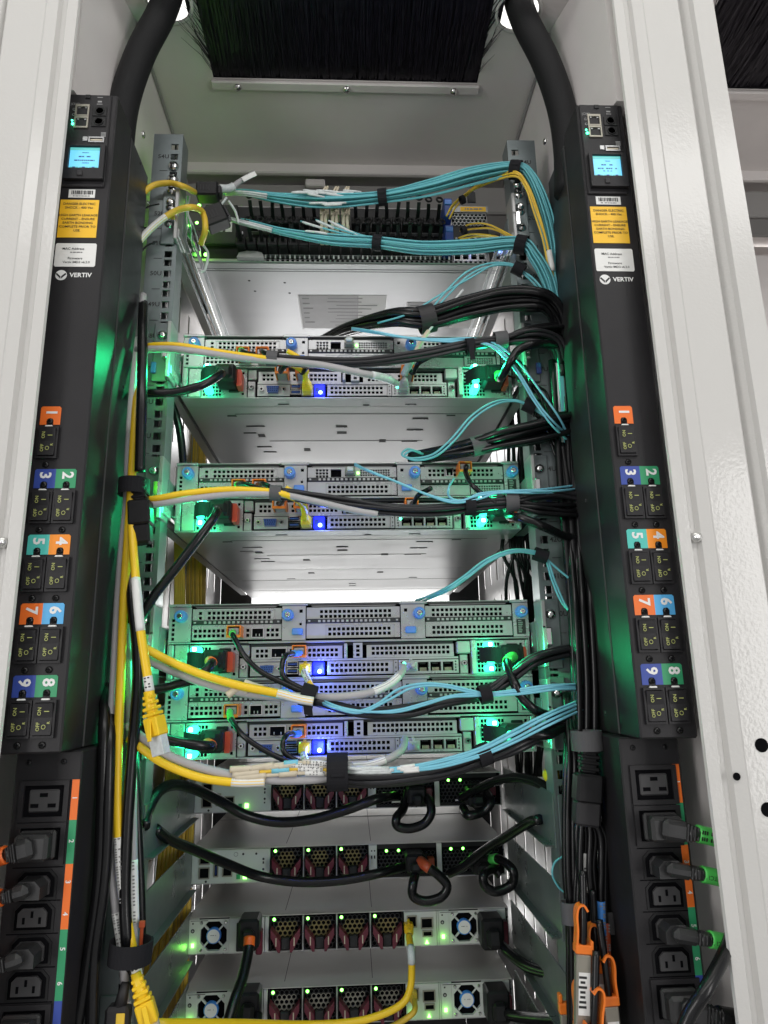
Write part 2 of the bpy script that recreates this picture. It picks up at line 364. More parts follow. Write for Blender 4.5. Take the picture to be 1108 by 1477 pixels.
def brush_part(parent, cx, n, seed):
    rnd = random.Random(seed); mb = MB()
    mb.box(cx-0.215, cx+0.215, -0.16, 0.085, ROOF+0.02, ROOF+0.024, M_BRUSHB)
    for q in ((-0.215, 0.215, 0.0625, 0.085), (-0.215, 0.215, -0.16, -0.1425), (-0.215, -0.2025, -0.142, 0.062), (0.2025, 0.215, -0.142, 0.062)): mb.box(cx+q[0], cx+q[1], q[2], q[3], ROOF+0.0022, ROOF+0.0199, M_BRUSHB)  # dark lid and skirts added to stop light leaking round the brush
    for i in range(n):
        x = cx+rnd.uniform(-0.199, 0.199); z = ROOF+rnd.uniform(0.000, 0.016); k = rnd.random(); w = 0.00045
        far = rnd.random() < 0.55
        y0, y1 = (0.059, rnd.uniform(-0.06, -0.02)) if far else (-0.14, rnd.uniform(-0.02, 0.035))
        dx = rnd.gauss(0, 0.0025); dz = -abs(rnd.gauss(0, 0.003)) if k < 0.85 else -rnd.uniform(0.004, 0.014)
        a = (x, y0, z+0.002); b = (x+dx*0.4, (y0+y1)/2, z+dz*0.3); c = (x+dx, y1, z+dz)
        v = [];
        for p in (a, b, c): v += [(p[0]-w, p[1], p[2]), (p[0]+w, p[1], p[2]), (p[0], p[1], p[2]+w)]
        mb.add(v, [(0, 1, 4, 3), (1, 2, 5, 4), (2, 0, 3, 5), (3, 4, 7, 6), (4, 5, 8, 7), (5, 3, 6, 8)], M_BRISTLE)
    for s in (-1, 1):
        for i in range(34):                       # splayed ends along both sides
            y0 = rnd.uniform(-0.13, 0.056); L = rnd.uniform(0.01, 0.05)
            x0 = cx+s*0.199; P = [(x0, y0, ROOF-0.001), (x0+s*L*0.25, y0-L*0.7, ROOF-0.003), (x0+s*L*rnd.uniform(0.3, 0.8), y0-L*1.6, ROOF-rnd.uniform(0.003, 0.012))]
            mb.tube(P, [0.0005, 0.00045, 0.0002], M_BRISTLE, 3)
    o = mb.build('brush_strip', parent); o['kind'] = 'stuff'
    f = MB().box(cx-0.204, cx+0.204, 0.0605, 0.076, ROOF-0.006, ROOF-0.0005, M_WHITE2, 0.0015).build('brush_clamp', parent)
    for x in (-0.165, 0.0, 0.165):
        q = MB(); q.lathe((cx+x, 0.069, ROOF-0.006), [(0.0062, 0), (0.0062, 0.0015), (0.0048, 0.004), (0.002, 0.0052)], 12, M_CHROME, (0, 0, -1)); q.build('clamp_screw', f)
def roof_group(parent, cx, n, seed):
    mb = MB(); roof_sheet(mb, cx); mb.box(cx-0.2885, cx+0.2885, 0.2355, 0.2455, ROOF-0.018, ROOF+0.004, M_WHITE2, 0.002)
    for s in (-1, 1): mb.tube([(cx+s*HX+HR*math.cos(a), HY+HR*math.sin(a), ROOF-0.001) for a in [2*math.pi*k/32 for k in range(33)]], 0.0028, M_WHITE, 8, caps=False)
    r = mb.build('roof_panel', parent); brush_part(r, cx, n, seed)
    b = MB(); b.box(cx-0.34, cx+0.34, 0.262, 0.31, ROOF-0.075, ROOF-0.02, M_BEAMG, 0.003); b.box(cx-0.34, cx+0.34, 0.2625, 0.27, ROOF-0.115, ROOF-0.078, M_MIDG, 0.003)
    b.box(cx-0.075, cx-0.04, 0.252, 0.2615, ROOF-0.030, ROOF-0.016, M_WHITE2, 0.002)
    b.build('cross_beam', parent)
    MB().box(cx-0.34, cx+0.34, 0.46, 0.465, ROOF-(0.163 if cx == 0 else 0.5), ROOF, M_DKGREY if cx == 0 else M_WHITE2).build('front_panel', parent)
roof_group(rack, 0, 5200, 3)
for s in (-1, 1):
    b = MB(); b.prism([(s*0.2885, 0.45), (s*0.2885, -0.035), (s*(0.318 if s > 0 else 0.309), -0.1445), (s*0.334, -0.1445), (s*0.334, 0.45)], 'z', 2.4212, ROOF-0.0006, M_WHITE2)
    b.box(s*0.2845, s*0.2882, -0.03, 0.225, ROOF-0.007, ROOF-0.0008, M_ZINCD, 0.001); b.build('depth_beam', rack)
    for y, z in ((0.075, 2.44), (0.085, 2.40), (0.03, 2.52), (0.10, 2.36)):
        q = MB(); q.lathe((s*0.2885, y, z), [(0.005, 0), (0.005, 0.002), (0.003, 0.0035)], 10, M_CHROME, (-s, 0, 0)); q.build('beam_screw', rack)
    # slotted inner panel
    hs = []
    for r in range(22):
        for c in range(9): hs.append((0.11+0.066*c+(0.033 if r % 2 else 0), 0.32+0.098*r, 0.011, 0.066))
    w = MB(); w.plate(0.028, 0.74, 0.1, 2.438, 0.288, hs, M_SLOT, 0.0016, xf=lambda p, s=s: (s*p[1], p[0], p[2])); w.build('slotted_panel', rack)
    w = MB(); w.box(s*0.347, s*0.351, -0.1446, 0.9, 0.05, 2.64, M_WHITE2); w.build('side_panel', rack)
# rear mounting rails with square holes and printed unit numbers
for s in (-1, 1):
    hs = []
    for u in range(26, 55):
        for k in (0.00635, 0.022225, 0.0381): hs.append((0.2335, zu(u)+k, 0.0098, 0.0094))
    m = MB(); f = lambda p, s=s: (s*p[0], p[1], p[2])
    m.plate(0.2255, 0.2622, 1.1, zu(55)+0.014, 0.0, hs, M_GALV, 0.0022, xf=f)
    x = lambda t: s*t
    m.box(x(0.2232), x(0.2254), -0.0006, 0.03, 1.1, zu(55)+0.0138, M_GALV); m.box(x(0.2600), x(0.2622), 0.0023, 0.034, 1.1, zu(55)+0.0138, M_GALV)
    m.box(x(0.2285), x(0.2312), 0.011, 0.02, 1.1, zu(55)+0.0135, M_CHROME); m.box(x(0.2350), x(0.2376), 0.014, 0.024, 1.1, zu(55)+0.0135, M_CHROME); m.box(x(0.2312), x(0.26), 0.0285, 0.03, 1.1, zu(55)+0.0135, M_GALV)
    r = m.build('mounting_rail', rack)
    t = MB()
    for u in range(37, 55):
        t.text(f'{u}U', 0.0088, (s*0.2478, 0, zu(u)+0.0222), M_INK, bold=0.012)
        t.box(x(0.2415), x(0.2518), -0.0004, -0.0001, zu(u)-0.0003, zu(u)+0.0003, M_INK)
    t.build('unit_print', r)
    for u, k in ((54, .0063), (53, .030), (53, .012), (52, .030), (52, .0055)):
        n = MB(); q = (s*0.2335, -0.0008, zu(u)+k)
        n.lathe(q, [(0.0070, 0), (0.0070, 0.0016), (0.0052, 0.0046), (0.0022, 0.006)], 14, M_CHROME)
        n.box(q[0]-0.003, q[0]+0.003, -0.0085, -0.0066, q[2]-0.0006, q[2]+0.0006, M_INK); n.build('rail_screw', r)
    fr = MB(); fr.box(s*0.2200, s*0.2875, 0.742, 0.76, 0.1, 2.5, M_DKGREY); fr.box(s*0.33, s*0.36, 0.80, 0.9, 0.0, 2.7, M_WHITE2, 0.003); fr.build('front_post', rack)  # dark front strip widened to block cold aisle light beside the equipment
MB().box(-0.40, 0.40, -0.16, 0.9, 0.031, 0.06, M_WHITE2, 0.003).build('base_plate', rack)
for u0, u1 in ((1, 28),): MB().box(-0.2195, 0.2195, 0.745, 0.75, zu(u0)+0.001, zu(u1)-0.001, M_DKGREY, 0.001).build('light_block_panel', rack)  # unseen panel added to keep cold aisle light out low down
# neighbours
nb = thing('neighbour_rack', 'plain white frame of the next rack with black roof brush', 'server rack', (0.8025, 0, 0))
m = MB(); m.prism([(-0.398, -0.12), (-0.398, -0.148), (-0.388, -0.158), (-0.385, -0.163), (-0.360, -0.163), (-0.358, -0.160), (-0.358, -0.12)], 'z', 0.03, 2.74, M_WHITE)
m.prism([(0.398, -0.12), (0.398, -0.148), (0.388, -0.158), (0.385, -0.163), (0.360, -0.163), (0.358, -0.160), (0.358, -0.12)], 'z', 0.03, 2.74, M_WHITE); m.build('frame_post', nb)
roof_group(nb, -0.098, 2600, 5)
MB().box(-0.352, -0.348, -0.119, 0.9, 0.05, 2.64, M_WHITE2).build('side_panel', nb); MB().box(0.336, 0.34, -0.119, 0.9, 0.05, 2.64, M_WHITE2).build('side_panel', nb)
MB().box(-0.335, 0.335, 0.30, 0.304, 0.05, 2.52, M_WHITE2).build('inner_back_panel', nb)
m = MB(); m.tube([(-0.31, 0.10, 2.22+0.05*math.cos(a)) if 0 else (-0.305+0.05*math.cos(a), 0.10, 2.25+0.05*math.sin(a)) for a in [math.pi*(0.5+k/12) for k in range(13)]], 0.006, M_ZINCD); m.build('cable_ring', nb)
m = thing('end_rack', 'white edge of the rack standing to the left', 'server rack', (-0.7815, 0, 0))
MB().prism([(0.398, -0.12), (0.398, -0.150), (0.390, -0.160), (0.385, -0.163), (0.330, -0.163), (0.328, -0.160), (0.328, -0.12)], 'z', 0.03, 2.74, M_WHITE).build('frame_post', m)
MB().box(0.30, 0.335, -0.119, 0.9, 0.05, 2.64, M_WHITE2).build('side_panel', m); MB().box(-0.35, 0.30, 0.2, 0.21, 0.05, 2.64, M_WHITE2).build('inner_back_panel', m)

# ------------------------------------------------------------------ power strips
def dashes(mb, x0, x1, z, y, h, m, rnd, fill=0.8):
    x = x0
    while x < x1:
        w = rnd.uniform(0.4, 1.8)*h*1.6
        if rnd.random() < fill: mb.box(x, min(x+w, x1), y-0.0003, y, z-h/2, z+h/2, m)
        x += w+h*0.5
def make_strip(X, label, lo, seed):
    CXO = 0.002 if lo > 0 else -0.0100
    rnd = random.Random(seed); ZB = 0.25; T = thing('power_strip', label, 'power strip', (X, 0, ZB)); Z = lambda mm: mm/1000-ZB; F = -0.14; cxs = 1 if X < 0 else -1
    b = MB(); b.box(0.001, 0.056, F, -0.088, Z(1705), Z(2420), M_BLACKP, 0.0016); b.box(0.002, 0.055, -0.0878, -0.086, Z(1708), Z(2414), M_VOID)
    b.box(0.001, 0.056, -0.0858, -0.016, Z(1705), Z(2412), M_BLACKS, 0.0016); b.build('housing', T)
    l = MB(); x0, x1 = (0.004, 0.0645) if lo > 0 else (-0.009, 0.0500)
    l.box(x0, x1, -0.11, -0.020, Z(300), Z(1704.5), M_BLACKP, 0.0014)
    ex = x1 if X < 0 else x0
    l.build('outlet_body', T)
    for zz in (2405, 2100, 1960, 1725):
        q = MB(); q.lathe((0.056 if X < 0 else 0.001, -0.05, Z(zz)), [(0.0022, 0), (0.0018, 0.0008)], 10, M_DKGREY, (cxs, 0, 0)); q.build('side_screw', T)
    # controller
    c = MB(); c.box(0.0035, 0.0500, F-0.0022, F, Z(2296), Z(2418), M_BLACKP, 0.001); C = c.build('controller_module', T); f = F-0.0022
    for zz, txt in ((2395, ''), (2379.5, '')):
        p = MB(); xa, xb = 0.0115, 0.0270
        p.plate(xa, xb, Z(zz-8), Z(zz+8), f-0.0016, [(xa+0.0078, Z(zz-0.4), 0.0122, 0.0112)], M_TANS, 0.0075, 0.0074, M_VOID); p.box(xa+0.0034, xa+0.0066, f+0.0015, f+0.003, Z(zz+2), Z(zz+4.2), M_VOID)
        p.box(xa+0.0030, xa+0.0050, f-0.001, f+0.0006, Z(zz+3.2), Z(zz+4.6), M_ZINC); p.box(xa+0.0110, xa+0.0130, f-0.001, f+0.0006, Z(zz+3.2), Z(zz+4.6), M_ZINC)
        for k in range(6): p.box(xa+0.0042+k*0.0014, xa+0.0048+k*0.0014, f+0.001, f+0.004, Z(zz-5), Z(zz-1), M_BEIGE)
        p.build('network_port', C)
    for zz in (2394.5, 2380.5):
        p = MB(); p.box(0.0305, 0.0465, f-0.0012, f, Z(zz-6.6), Z(zz+6.6), M_BLACK, 0.0008)
        p.lathe((0.0386, f-0.0012, Z(zz)), [(0.0052, 0), (0.0052, 0.0008), (0.0042, 0.0008), (0.0040, -0.0045)], 20, M_BLACK); p.build('sensor_port', C)
    p = MB(); p.box(0.0225, 0.0280, f-0.001, f, Z(2354.5), Z(2360.5), M_ZINC, 0.0005); p.plate(0.0292, 0.0462, Z(2353), Z(2360), f-0.0012, [(0.0377, Z(2356.5), 0.0140, 0.0040)], M_ZINC, 0.002, 0.002, M_VOID); p.box(0.0312, 0.0440, f-0.0008, f+0.0006, Z(2355.4), Z(2357), M_BEIGE); p.build('usb_port', C)
    p = MB(); p.box(0.0210, 0.0268, f-0.0012, f, Z(2411.5), Z(2417), M_BLACK, 0.0006); p.build('reset_button', C)
    p = MB(); p.lathe((0.0098, f, Z(2377.5)), [(0.0016, 0), (0.0012, 0.0008)], 10, M_LEDT); p.lathe((0.0088, f, Z(2382)), [(0.0011, 0), (0.0009, 0.0006)], 8, M_LEDT); p.build('status_led', C)
    led_lamp((X+0.0095, f-0.004, 2.3785), (0.1, 1, 0.5), 0.0006, 0.002)
    p = MB()
    for a, zz in ((0.0098, 2397), (0.0098, 2390)): p.lathe((a, f, Z(zz)), [(0.0017, 0), (0.0017, 0.0003)], 12, M_GPRINT); p.lathe((a, f-0.0003, Z(zz)), [(0.0011, 0), (0.0011, 0.0002)], 12, M_BLACKP)
    p.text('|O|O', 0.0048, (0.0105, f, Z(2404)), M_GPRINT); p.box(0.0345, 0.0405, f-0.0003, f, Z(2404.2), Z(2405), M_GPRINT); p.box(0.0345, 0.0405, f-0.0003, f, Z(2413.5), Z(2414.2), M_GPRINT); p.box(0.0352, 0.0398, f-0.0003, f, Z(2407), Z(2409), M_GPRINT)
    for k in range(4): p.box(0.0420, 0.0475, f-0.0003, f, Z(2361+k*1.6), Z(2361.8+k*1.6), M_GPRINT)
    p.build('port_print', C)
    d = MB(); d.plate(0.0070, 0.0498, Z(2302.5), Z(2347), f-0.005, [(0.0277, Z(2330.4), 0.0335, 0.0285)], M_BLACKP, 0.0032); d.box(0.0070, 0.0498, f-0.0016, f-0.0001, Z(2302.5), Z(2347), M_BLACK); D = d.build('display', C)
    s = MB(); s.box(0.0113, 0.0441, f-0.0024, f-0.0018, Z(2316.6), Z(2344), M_LCD); s.box(0.0113, 0.0441, f-0.0027, f-0.0024, Z(2340.4), Z(2344), M_LCDB)
    for zz, w, hh in ((2337.5, 0.008, 0.7), (2332.4, 0.013, 1.3), (2327.6, 0.022, 1.3), (2324.2, 0.010, 0.8)): dashes(s, 0.0277-w/2, 0.0277+w/2, Z(zz), f-0.0024, hh/1000, M_BLUED, rnd)
    for k in range(3): s.box(0.0125+k*0.0105, 0.0215+k*0.0105, f-0.0027, f-0.0024, Z(2317.2), Z(2319.4), M_LCDB); s.box(0.0155+k*0.0105, 0.0185+k*0.0105, f-0.003, f-0.0027, Z(2317.6), Z(2319), M_BLUED)
    s.build('screen', D)
    k = MB(); k.box(0.0222, 0.0282, f-0.0064, f-0.005, Z(2305.5), Z(2311.8), M_DKGREY, 0.0008); k.build('menu_button', D)
    # labels
    k = MB(); k.box(0.0124, 0.0408, F-0.0005, F-0.0001, Z(2283.2), Z(2293.6), M_LABEL); x = 0.0155
    while x < 0.0375:
        w = rnd.choice((0.0004, 0.0007, 0.0011)); k.box(x, x+w, F-0.0008, F-0.0005, Z(2287.2), Z(2292), M_INK); x += w+rnd.choice((0.0004, 0.0008))
    dashes(k, 0.0175, 0.0355, Z(2285.2), F-0.0005, 0.0011, M_INKG, rnd); k.build('barcode_label', T)
    k = MB(); k.box(0.0046, 0.0460, F-0.0005, F-0.0001, Z(2233.4), Z(2280.3), M_WARN)
    for i, tx in enumerate(('DANGER ELECTRIC', 'SHOCK - 400 Vac', '', 'HIGH EARTH LEAKAGE', 'CURRENT - ENSURE', 'EARTH BONDING', 'COMPLETE PRIOR TO', 'USE.')):
        if tx: k.text(tx, 0.0040, (0.0253, F-0.0005, Z(2275.0-i*4.75)), M_INK, bold=0.01)
    k.build('warning_label', T)
    k = MB(); k.prism([(0.0046, Z(2199.5)), (0.0058, Z(2198)), (0.0464, Z(2198)), (0.0476, Z(2199.5)), (0.0476, Z(2224.8)), (0.0464, Z(2226.2)), (0.0058, Z(2226.2)), (0.0046, Z(2224.8))], 'y', F-0.0005, F-0.0001, M_LABEL)
    k.text('MAC Address', 0.0040, (0.0235, F-0.0005, Z(2219.4)), M_INK, bold=0.012); dashes(k, 0.0135, 0.0335, Z(2215.2), F-0.0005, 0.0013, M_INKG, rnd)
    k.text('Firmware', 0.0040, (0.0262, F-0.0005, Z(2207.8)), M_INK, bold=0.01); k.text('Vertiv IMD3 v6.2.0', 0.0037, (0.0278, F-0.0005, Z(2203.2)), M_INK, bold=0.01); k.build('info_label', T)
    k = MB(); k.lathe((0.0132, F, Z(2187.8)), [(0.0060, 0), (0.0060, 0.0004)], 24, M_WPRINT)
    for sx in (-1, 1): k.prism([(0.0132+sx*0.0004, Z(2186.2)), (0.0132+sx*0.0044, Z(2190.2)), (0.0132+sx*0.0056, Z(2189.0)), (0.0132+sx*0.0004, Z(2183.6))], 'y', F-0.0008, F-0.0005, M_INK)
    k.text('VERTIV', 0.0072, (0.0222, F-0.0001, Z(2187.8)), M_WPRINT, align='LEFT', bold=0.025); k.build('maker_badge', T)
    # breakers
    CO = {1: L_OR, 2: L_GR, 3: L_BL, 4: L_OR2, 5: L_TQ, 6: L_SKY, 7: L_OR, 8: L_GR, 9: L_BL}
    rows = [(2038.6, (1,)), (1972.4, (3, 2)), (1906.2, (5, 4)), (1840.0, (7, 6)), (1773.8, (9, 8))]
    for zt, nums in rows:
        for j, n in enumerate(nums):
            cx = 0.0172+j*0.0217
            a = MB(); x0, x1 = cx-0.0100, cx+0.0100
            if len(nums) == 2: x0, x1 = (cx-0.0096, cx+0.01085) if j == 0 else (cx-0.01085, cx+0.0090)
            zb, z1 = Z(zt-19.6), Z(zt); r = 0.0016; nx = 0.0034; nt = Z(zt-12.8)
            pl = [(x0, zb), (cx-nx, zb), (cx-nx, nt-0.002), (cx-nx*0.6, nt), (cx+nx*0.6, nt), (cx+nx, nt-0.002), (cx+nx, zb), (x1, zb)]
            pl += ([(x1, z1-r), (x1-r, z1)] if j == len(nums)-1 else [(x1, z1)])+([(x0+r, z1), (x0, z1-r)] if j == 0 else [(x0, z1)])
            a.prism(pl, 'y', F-0.0005, F-0.0001, CO[n])
            a.text(str(n), 0.0150, (cx+0.0005, F-0.0005, Z(zt-6.6)), M_WPRINT, a=(0, 0, -1), b=(1, 0, 0), bold=0.03); a.build('number_label', T)
            b = MB(); z0, z1 = Z(zt-55.5), Z(zt-22.2)
            b.plate(cx-0.0103, cx+0.0103, z0, z1, F-0.003, [(cx, (z0+z1)/2, 0.0168, 0.0290)], M_BLACKP, 0.003, 0.0029, M_VOID); B = b.build('breaker', T)
            q = MB(); zc = (z0+z1)/2; hh = 0.0138; w = 0.0081
            q.prism([(F-0.0008, zc+hh), (F-0.0052, zc+hh), (F-0.0030, zc+0.0012), (F-0.0044, zc-hh), (F-0.0008, zc-hh)], 'x', cx-w, cx+w, M_BLACKP); RK = q.build('rocker', B)
            t = MB(); ya = F-0.0052+0.0022*0.6
            t.text('ON', 0.0046, (cx-0.0030, ya-0.0008, zc+0.0068), M_YGPRINT, a=(0, 0, 1), b=(-1, 0, 0), bold=0.012); t.box(cx+0.0024, cx+0.0032, ya-0.0008, ya-0.0005, zc+0.0050, zc+0.0092, M_GPRINT) if 0 else t.box(cx+0.0010, cx+0.0054, ya-0.0008, ya-0.0005, zc+0.0064, zc+0.0071, M_YGPRINT)
            yb = F-0.0038; t.text('OFF', 0.0045, (cx-0.0034, yb-0.0008, zc-0.0066), M_YGPRINT, a=(0, 0, 1), b=(-1, 0, 0), bold=0.012); t.text('O', 0.0058, (cx+0.0018, yb-0.0008, zc-0.0068), M_YGPRINT, a=(0, 0, 1), b=(-1, 0, 0)); t.text('R', 0.0036, (cx+0.0058, yb-0.0008, zc-0.0032), M_YGPRINT, a=(0, 0, 1), b=(-1, 0, 0), bold=0.02); t.build('switch_print', B)
            t = MB(); t.box(cx-0.0038, cx+0.0038, F-0.0032, F-0.0001, Z(zt-22.9), Z(zt-20.7), M_LABEL, 0.0008); t.build('trip_flag', B)
            for zz in (zt-15.8, zt-61.5):
                v = MB(); v.screw(cx, F-0.0001, Z(zz), 0.0032, M_SCREW, M_VOID); v.build('screw', T)
    for xx in (0.014, 0.046):
        v = MB(); v.screw(xx+CXO, -0.1101, Z(1695), 0.0026, M_BLACK, M_VOID); v.build('screw', T)
    # outlets
    cx = 0.0310+CXO; G = -0.11
    def c19(z):
        b = MB(); b.plate(cx-0.0225, cx+0.0225, z-0.0178, z+0.0178, G-0.0022, [(cx, z, 0.0360, 0.0272)], M_BLACKP, 0.0020, 0.0021, M_VOID)
        b.box(cx-0.0147, cx+0.0147, G-0.0014, G+0.009, z-0.0108, z+0.0108, M_OUTL, 0.0022)
        for dx, dz in ((0, 0.0052), (-0.0078, -0.0040), (0.0078, -0.0040)): b.box(cx+dx-0.0036, cx+dx+0.0036, G-0.0017, G-0.0011, z+dz-0.0017, z+dz+0.0017, M_VOID)
        b.build('large_outlet', T)
    def c13(z):
        b = MB(); P = lambda w, h, c: [(cx-w, z-h), (cx+w, z-h), (cx+w, z+h-c), (cx+w-c, z+h), (cx-w+c, z+h), (cx-w, z+h-c)]
        b.prism(P(0.0182, 0.0122, 0.006), 'y', G-0.0008, G, M_BLACK); b.prism(P(0.0160, 0.0104, 0.0052), 'y', G-0.0012, G-0.0008, M_VOID)
        b.prism(P(0.0125, 0.0076, 0.0040), 'y', G-0.0036, G-0.0012, M_OUTL)
        for dx, dz in ((0, 0.0026), (-0.0070, -0.0024), (0.0070, -0.0024)): b.box(cx+dx-0.0011, cx+dx+0.0011, G-0.0040, G-0.0035, z+dz-0.0026, z+dz+0.0026, M_VOID)
        b.build('small_outlet', T)
    c19(Z(1661)); c19(Z(1624.5))
    for zz in (1590.5, 1564.5, 1537.5, 1510.5, 1430, 1404): c13(Z(zz))
    c19(Z(1478))
    b = MB()
    for zz in (1604.6, 1577.2, 1550.6, 1524, 1497): b.box(cx-0.0225, cx+0.0225, G-0.0004, G-0.0001, Z(zz-0.4), Z(zz+0.4), M_VOID)
    b.build('outlet_seam', T)
    xs = 0.0608 if lo > 0 else 0.0442; zs = (1679, 1644, 1606.8, 1553.5, 1497.5, 1440)
    for i in range(5):
        b = MB(); b.box(xs-0.0033, xs+0.0033, G-0.0006, G-0.0001, Z(zs[i+1]), Z(zs[i]), (L_OR, L_GR, L_OR, L_GR, L_BL)[i])
        for tx, zz in {0: (('1', 1663),), 1: (('2', 1626),), 2: (('3', 1592), ('4', 1566)), 3: (('5', 1538), ('6', 1511)), 4: ()}[i]: b.text(tx, 0.0062, (xs, G-0.0006, Z(zz)), M_WPRINT, a=(0, 0, -1), b=(1, 0, 0), bold=0.02)
        b.build('phase_label', T)
    return T
strip_l = make_strip(-0.317, 'tall black power strip with numbered switches at the left post', 0.004, 1)
strip_r = make_strip(0.270, 'tall black power strip with numbered switches at the right post', -0.0045, 2)
# ------------------------------------------------------------------ two-unit servers
FY = 0.0385
def make_server(n, label, variant):
    S = thing('rack_server', label, 'rack server', (0, FY, zu(n)), 'two unit servers in the rack')
    X = lambda mm: (mm-217)/1000; Z = lambda t: (87.4-t)/1000
    def holes(x0, pitch, cols, rows, w=0.0037): return [(X(x0+pitch*i), Z(r), w, w) for i in range(cols) for r in rows]
    c = MB(); c.box(X(0), X(434), 0.034, 0.685, 0.0006, 0.0868, M_ZINCD, 0.0008)
    c.box(X(0), X(1.2), 0.0005, 0.034, 0.0006, 0.0868, M_ZINC); c.box(X(432.8), X(434), 0.0005, 0.034, 0.0006, 0.0868, M_ZINC)
    c.box(X(1.3), X(432.7), 0.010, 0.0338, 0.001, 0.086, M_VOID); ch = c.build('chassis', S)
    b = MB(); b.box(X(0.5), X(433.5), 0.0002, 0.686, -0.0006, 0.0005, M_UNDER)
    for y, x0, x1 in ((0.055, 60, 400), (0.165, 95, 330), (0.42, 20, 415), (0.56, 20, 415)): b.box(X(x0), X(x1), y, y+0.0012, -0.0009, -0.0005, M_DKGREY)
    for y in (0.03, 0.30): b.box(X(2), X(432), y, y+0.0006, -0.0008, -0.0005, M_ZINCD)
    rnd = random.Random(n)
    for xx, y, w, d in ((82, 0.10, 26, .004), (70, .128, 18, .004), (86, .135, 10, .012), (84, .19, 22, .004), (90, .215, 20, .004), (318, .07, 22, .005), (314, .115, 24, .005), (310, .165, 24, .005), (206, .10, 16, .007), (206, .125, 14, .009),
                        (150, .20, 10, .012), (268, .16, 10, .012), (150, .33, 10, .012), (268, .33, 10, .012), (55, .06, 12, .003), (360, .06, 12, .003), (110, .40, 14, .004), (330, .40, 14, .004), (220, .47, 12, .004), (220, .50, 12, .004), (130, .02, 14, .002), (300, .02, 14, .002), (240, .022, 8, .003)):
        b.box(X(xx-w/2), X(xx+w/2), y, y+d, -0.0010, -0.0006, M_INK)
        b.box(X(xx-w/2-1), X(xx+w/2+1), y+d, y+d+0.001, -0.0012, -0.0006, M_ZINC)
    b.build('base_pan', S)
    l = MB(); l.box(X(0), X(434), -0.001, 0.6, 0.0869, 0.0878, M_ZINCD)
    for x0, x1 in ((0, 27), (131, 166), (276, 310), (412, 434)): l.box(X(x0), X(x1), -0.0045, -0.0011, 0.0846, 0.0879, M_ZINC, 0.0006)
    for x0, x1 in ((27, 131), (166, 276), (310, 412)): l.prism([(X(x0), 0.0868), (X(x1), 0.0868), (X(x1-5), 0.0836), (X(x0+5), 0.0836)], 'y', 0.0035, 0.0045, M_ZINCD); l.box(X(x0+2), X(x1-2), -0.0008, 0.0032, 0.0850, 0.0858, M_DKGREY)
    l.build('top_cover', S)
    # riser cages
    def bracket(x0, x1, knob, hl, latch, kz=14.3):
        m = MB(); m.plate(X(x0), X(x1), Z(44), Z(3.2), -0.0025, hl, M_ZINC, 0.0025, 0.0028, M_VOID); B = m.build('cage_bracket', S)
        k = MB(); k.lathe((X(knob), -0.0025, Z(kz)), [(0.0072, 0), (0.0074, 0.004), (0.0070, 0.0095), (0.0060, 0.0105)], 22, M_BLUE)
        k.lathe((X(knob), -0.013, Z(kz)), [(0.0034, 0), (0.0034, 0.0012), (0.0026, 0.0016)], 14, M_CHROME); k.box(X(knob)-0.0013, X(knob)+0.0013, -0.0150, -0.0145, Z(kz)-0.0004, Z(kz)+0.0004, M_INK); k.build('thumbscrew', B)
        if latch: q = MB(); q.box(X(latch[0]), X(latch[1]), -0.0075, -0.0027, Z(latch[3]), Z(latch[2]), M_BLUE, 0.0012); q.build('blue_latch', B)
        return B
    bracket(1.5, 27, 15.6, holes(6, 1, 1, (18.5, 24, 29.5, 35, 40.5), 0.0036), None)
    bracket(135, 163, 142, [(X(157.5), Z(9.5), 0.004, 0.004), (X(157), Z(25), 0.003, 0.003)], (147, 160, 30, 38))
    bracket(278, 307, 300, [(X(284), Z(10), 0.004, 0.004)], (283, 296, 30, 38))
    rb = bracket(415, 434, 425, [], None)
    q = MB(); q.box(X(419), X(430), -0.0030, -0.0026, Z(41), Z(23), M_INK)
    for i in range(7): q.box(X(421), X(421+rnd.uniform(3, 7)), -0.0032, -0.0030, Z(39-i*2.3), Z(38-i*2.3), M_GPRINT)
    q.build('spec_label', rb)
    def cover(x0, x1, t0, t1, hl, frame=None, y=0.0):
        m = MB(); m.plate(X(x0), X(x1), Z(t1), Z(t0), y, hl, M_ZINC, 0.0016, 0.0055, M_VOID)
        if frame:
            a, b2, c2, d2 = frame
            for bx in ((a, b2, c2, c2+0.7), (a, b2, d2-0.7, d2), (a, a+0.7, c2, d2), (b2-0.7, b2, c2, d2)): m.box(X(bx[0]), X(bx[1]), y-0.0006, y-0.0001, Z(bx[3]), Z(bx[2]), M_ZINCD)
        return m.build('slot_cover', S)
    def divider(x0, x1, t=21.5):
        m = MB(); m.box(X(x0), X(x1), -0.0016, 0.008, Z(t+2.6), Z(t-2.6), M_DKGREY, 0.0006); nn = int((x1-x0-22)/5.6)
        for i in range(nn): m.box(X(x0+14+i*5.6), X(x0+17+i*5.6), -0.0024, -0.0016, Z(t+1.6), Z(t-1.2), M_ZINCD)
        m.box(X(x0+2), X(x0+4.6), -0.0022, -0.0016, Z(t+1), Z(t-1), M_ZINC); m.box(X(x1-5), X(x1-2.4), -0.0022, -0.0016, Z(t+1), Z(t-1), M_ZINC); m.build('slot_divider', S)
    TOP = lambda x0, n_, p=5.5: holes(x0, p, n_, (10.2, 16.0))
    LOW = lambda x0, n_, p=5.5: holes(x0, p, n_, (31.3, 37.2))
    cover(28, 134, 5.2, 18.7, TOP(37, 1)+TOP(47.5, 14), (42, 126, 7, 19)); divider(28, 134)
    hl = LOW(32, 8, 5.4)+LOW(94, 1)+LOW(118, 3, 5.4)
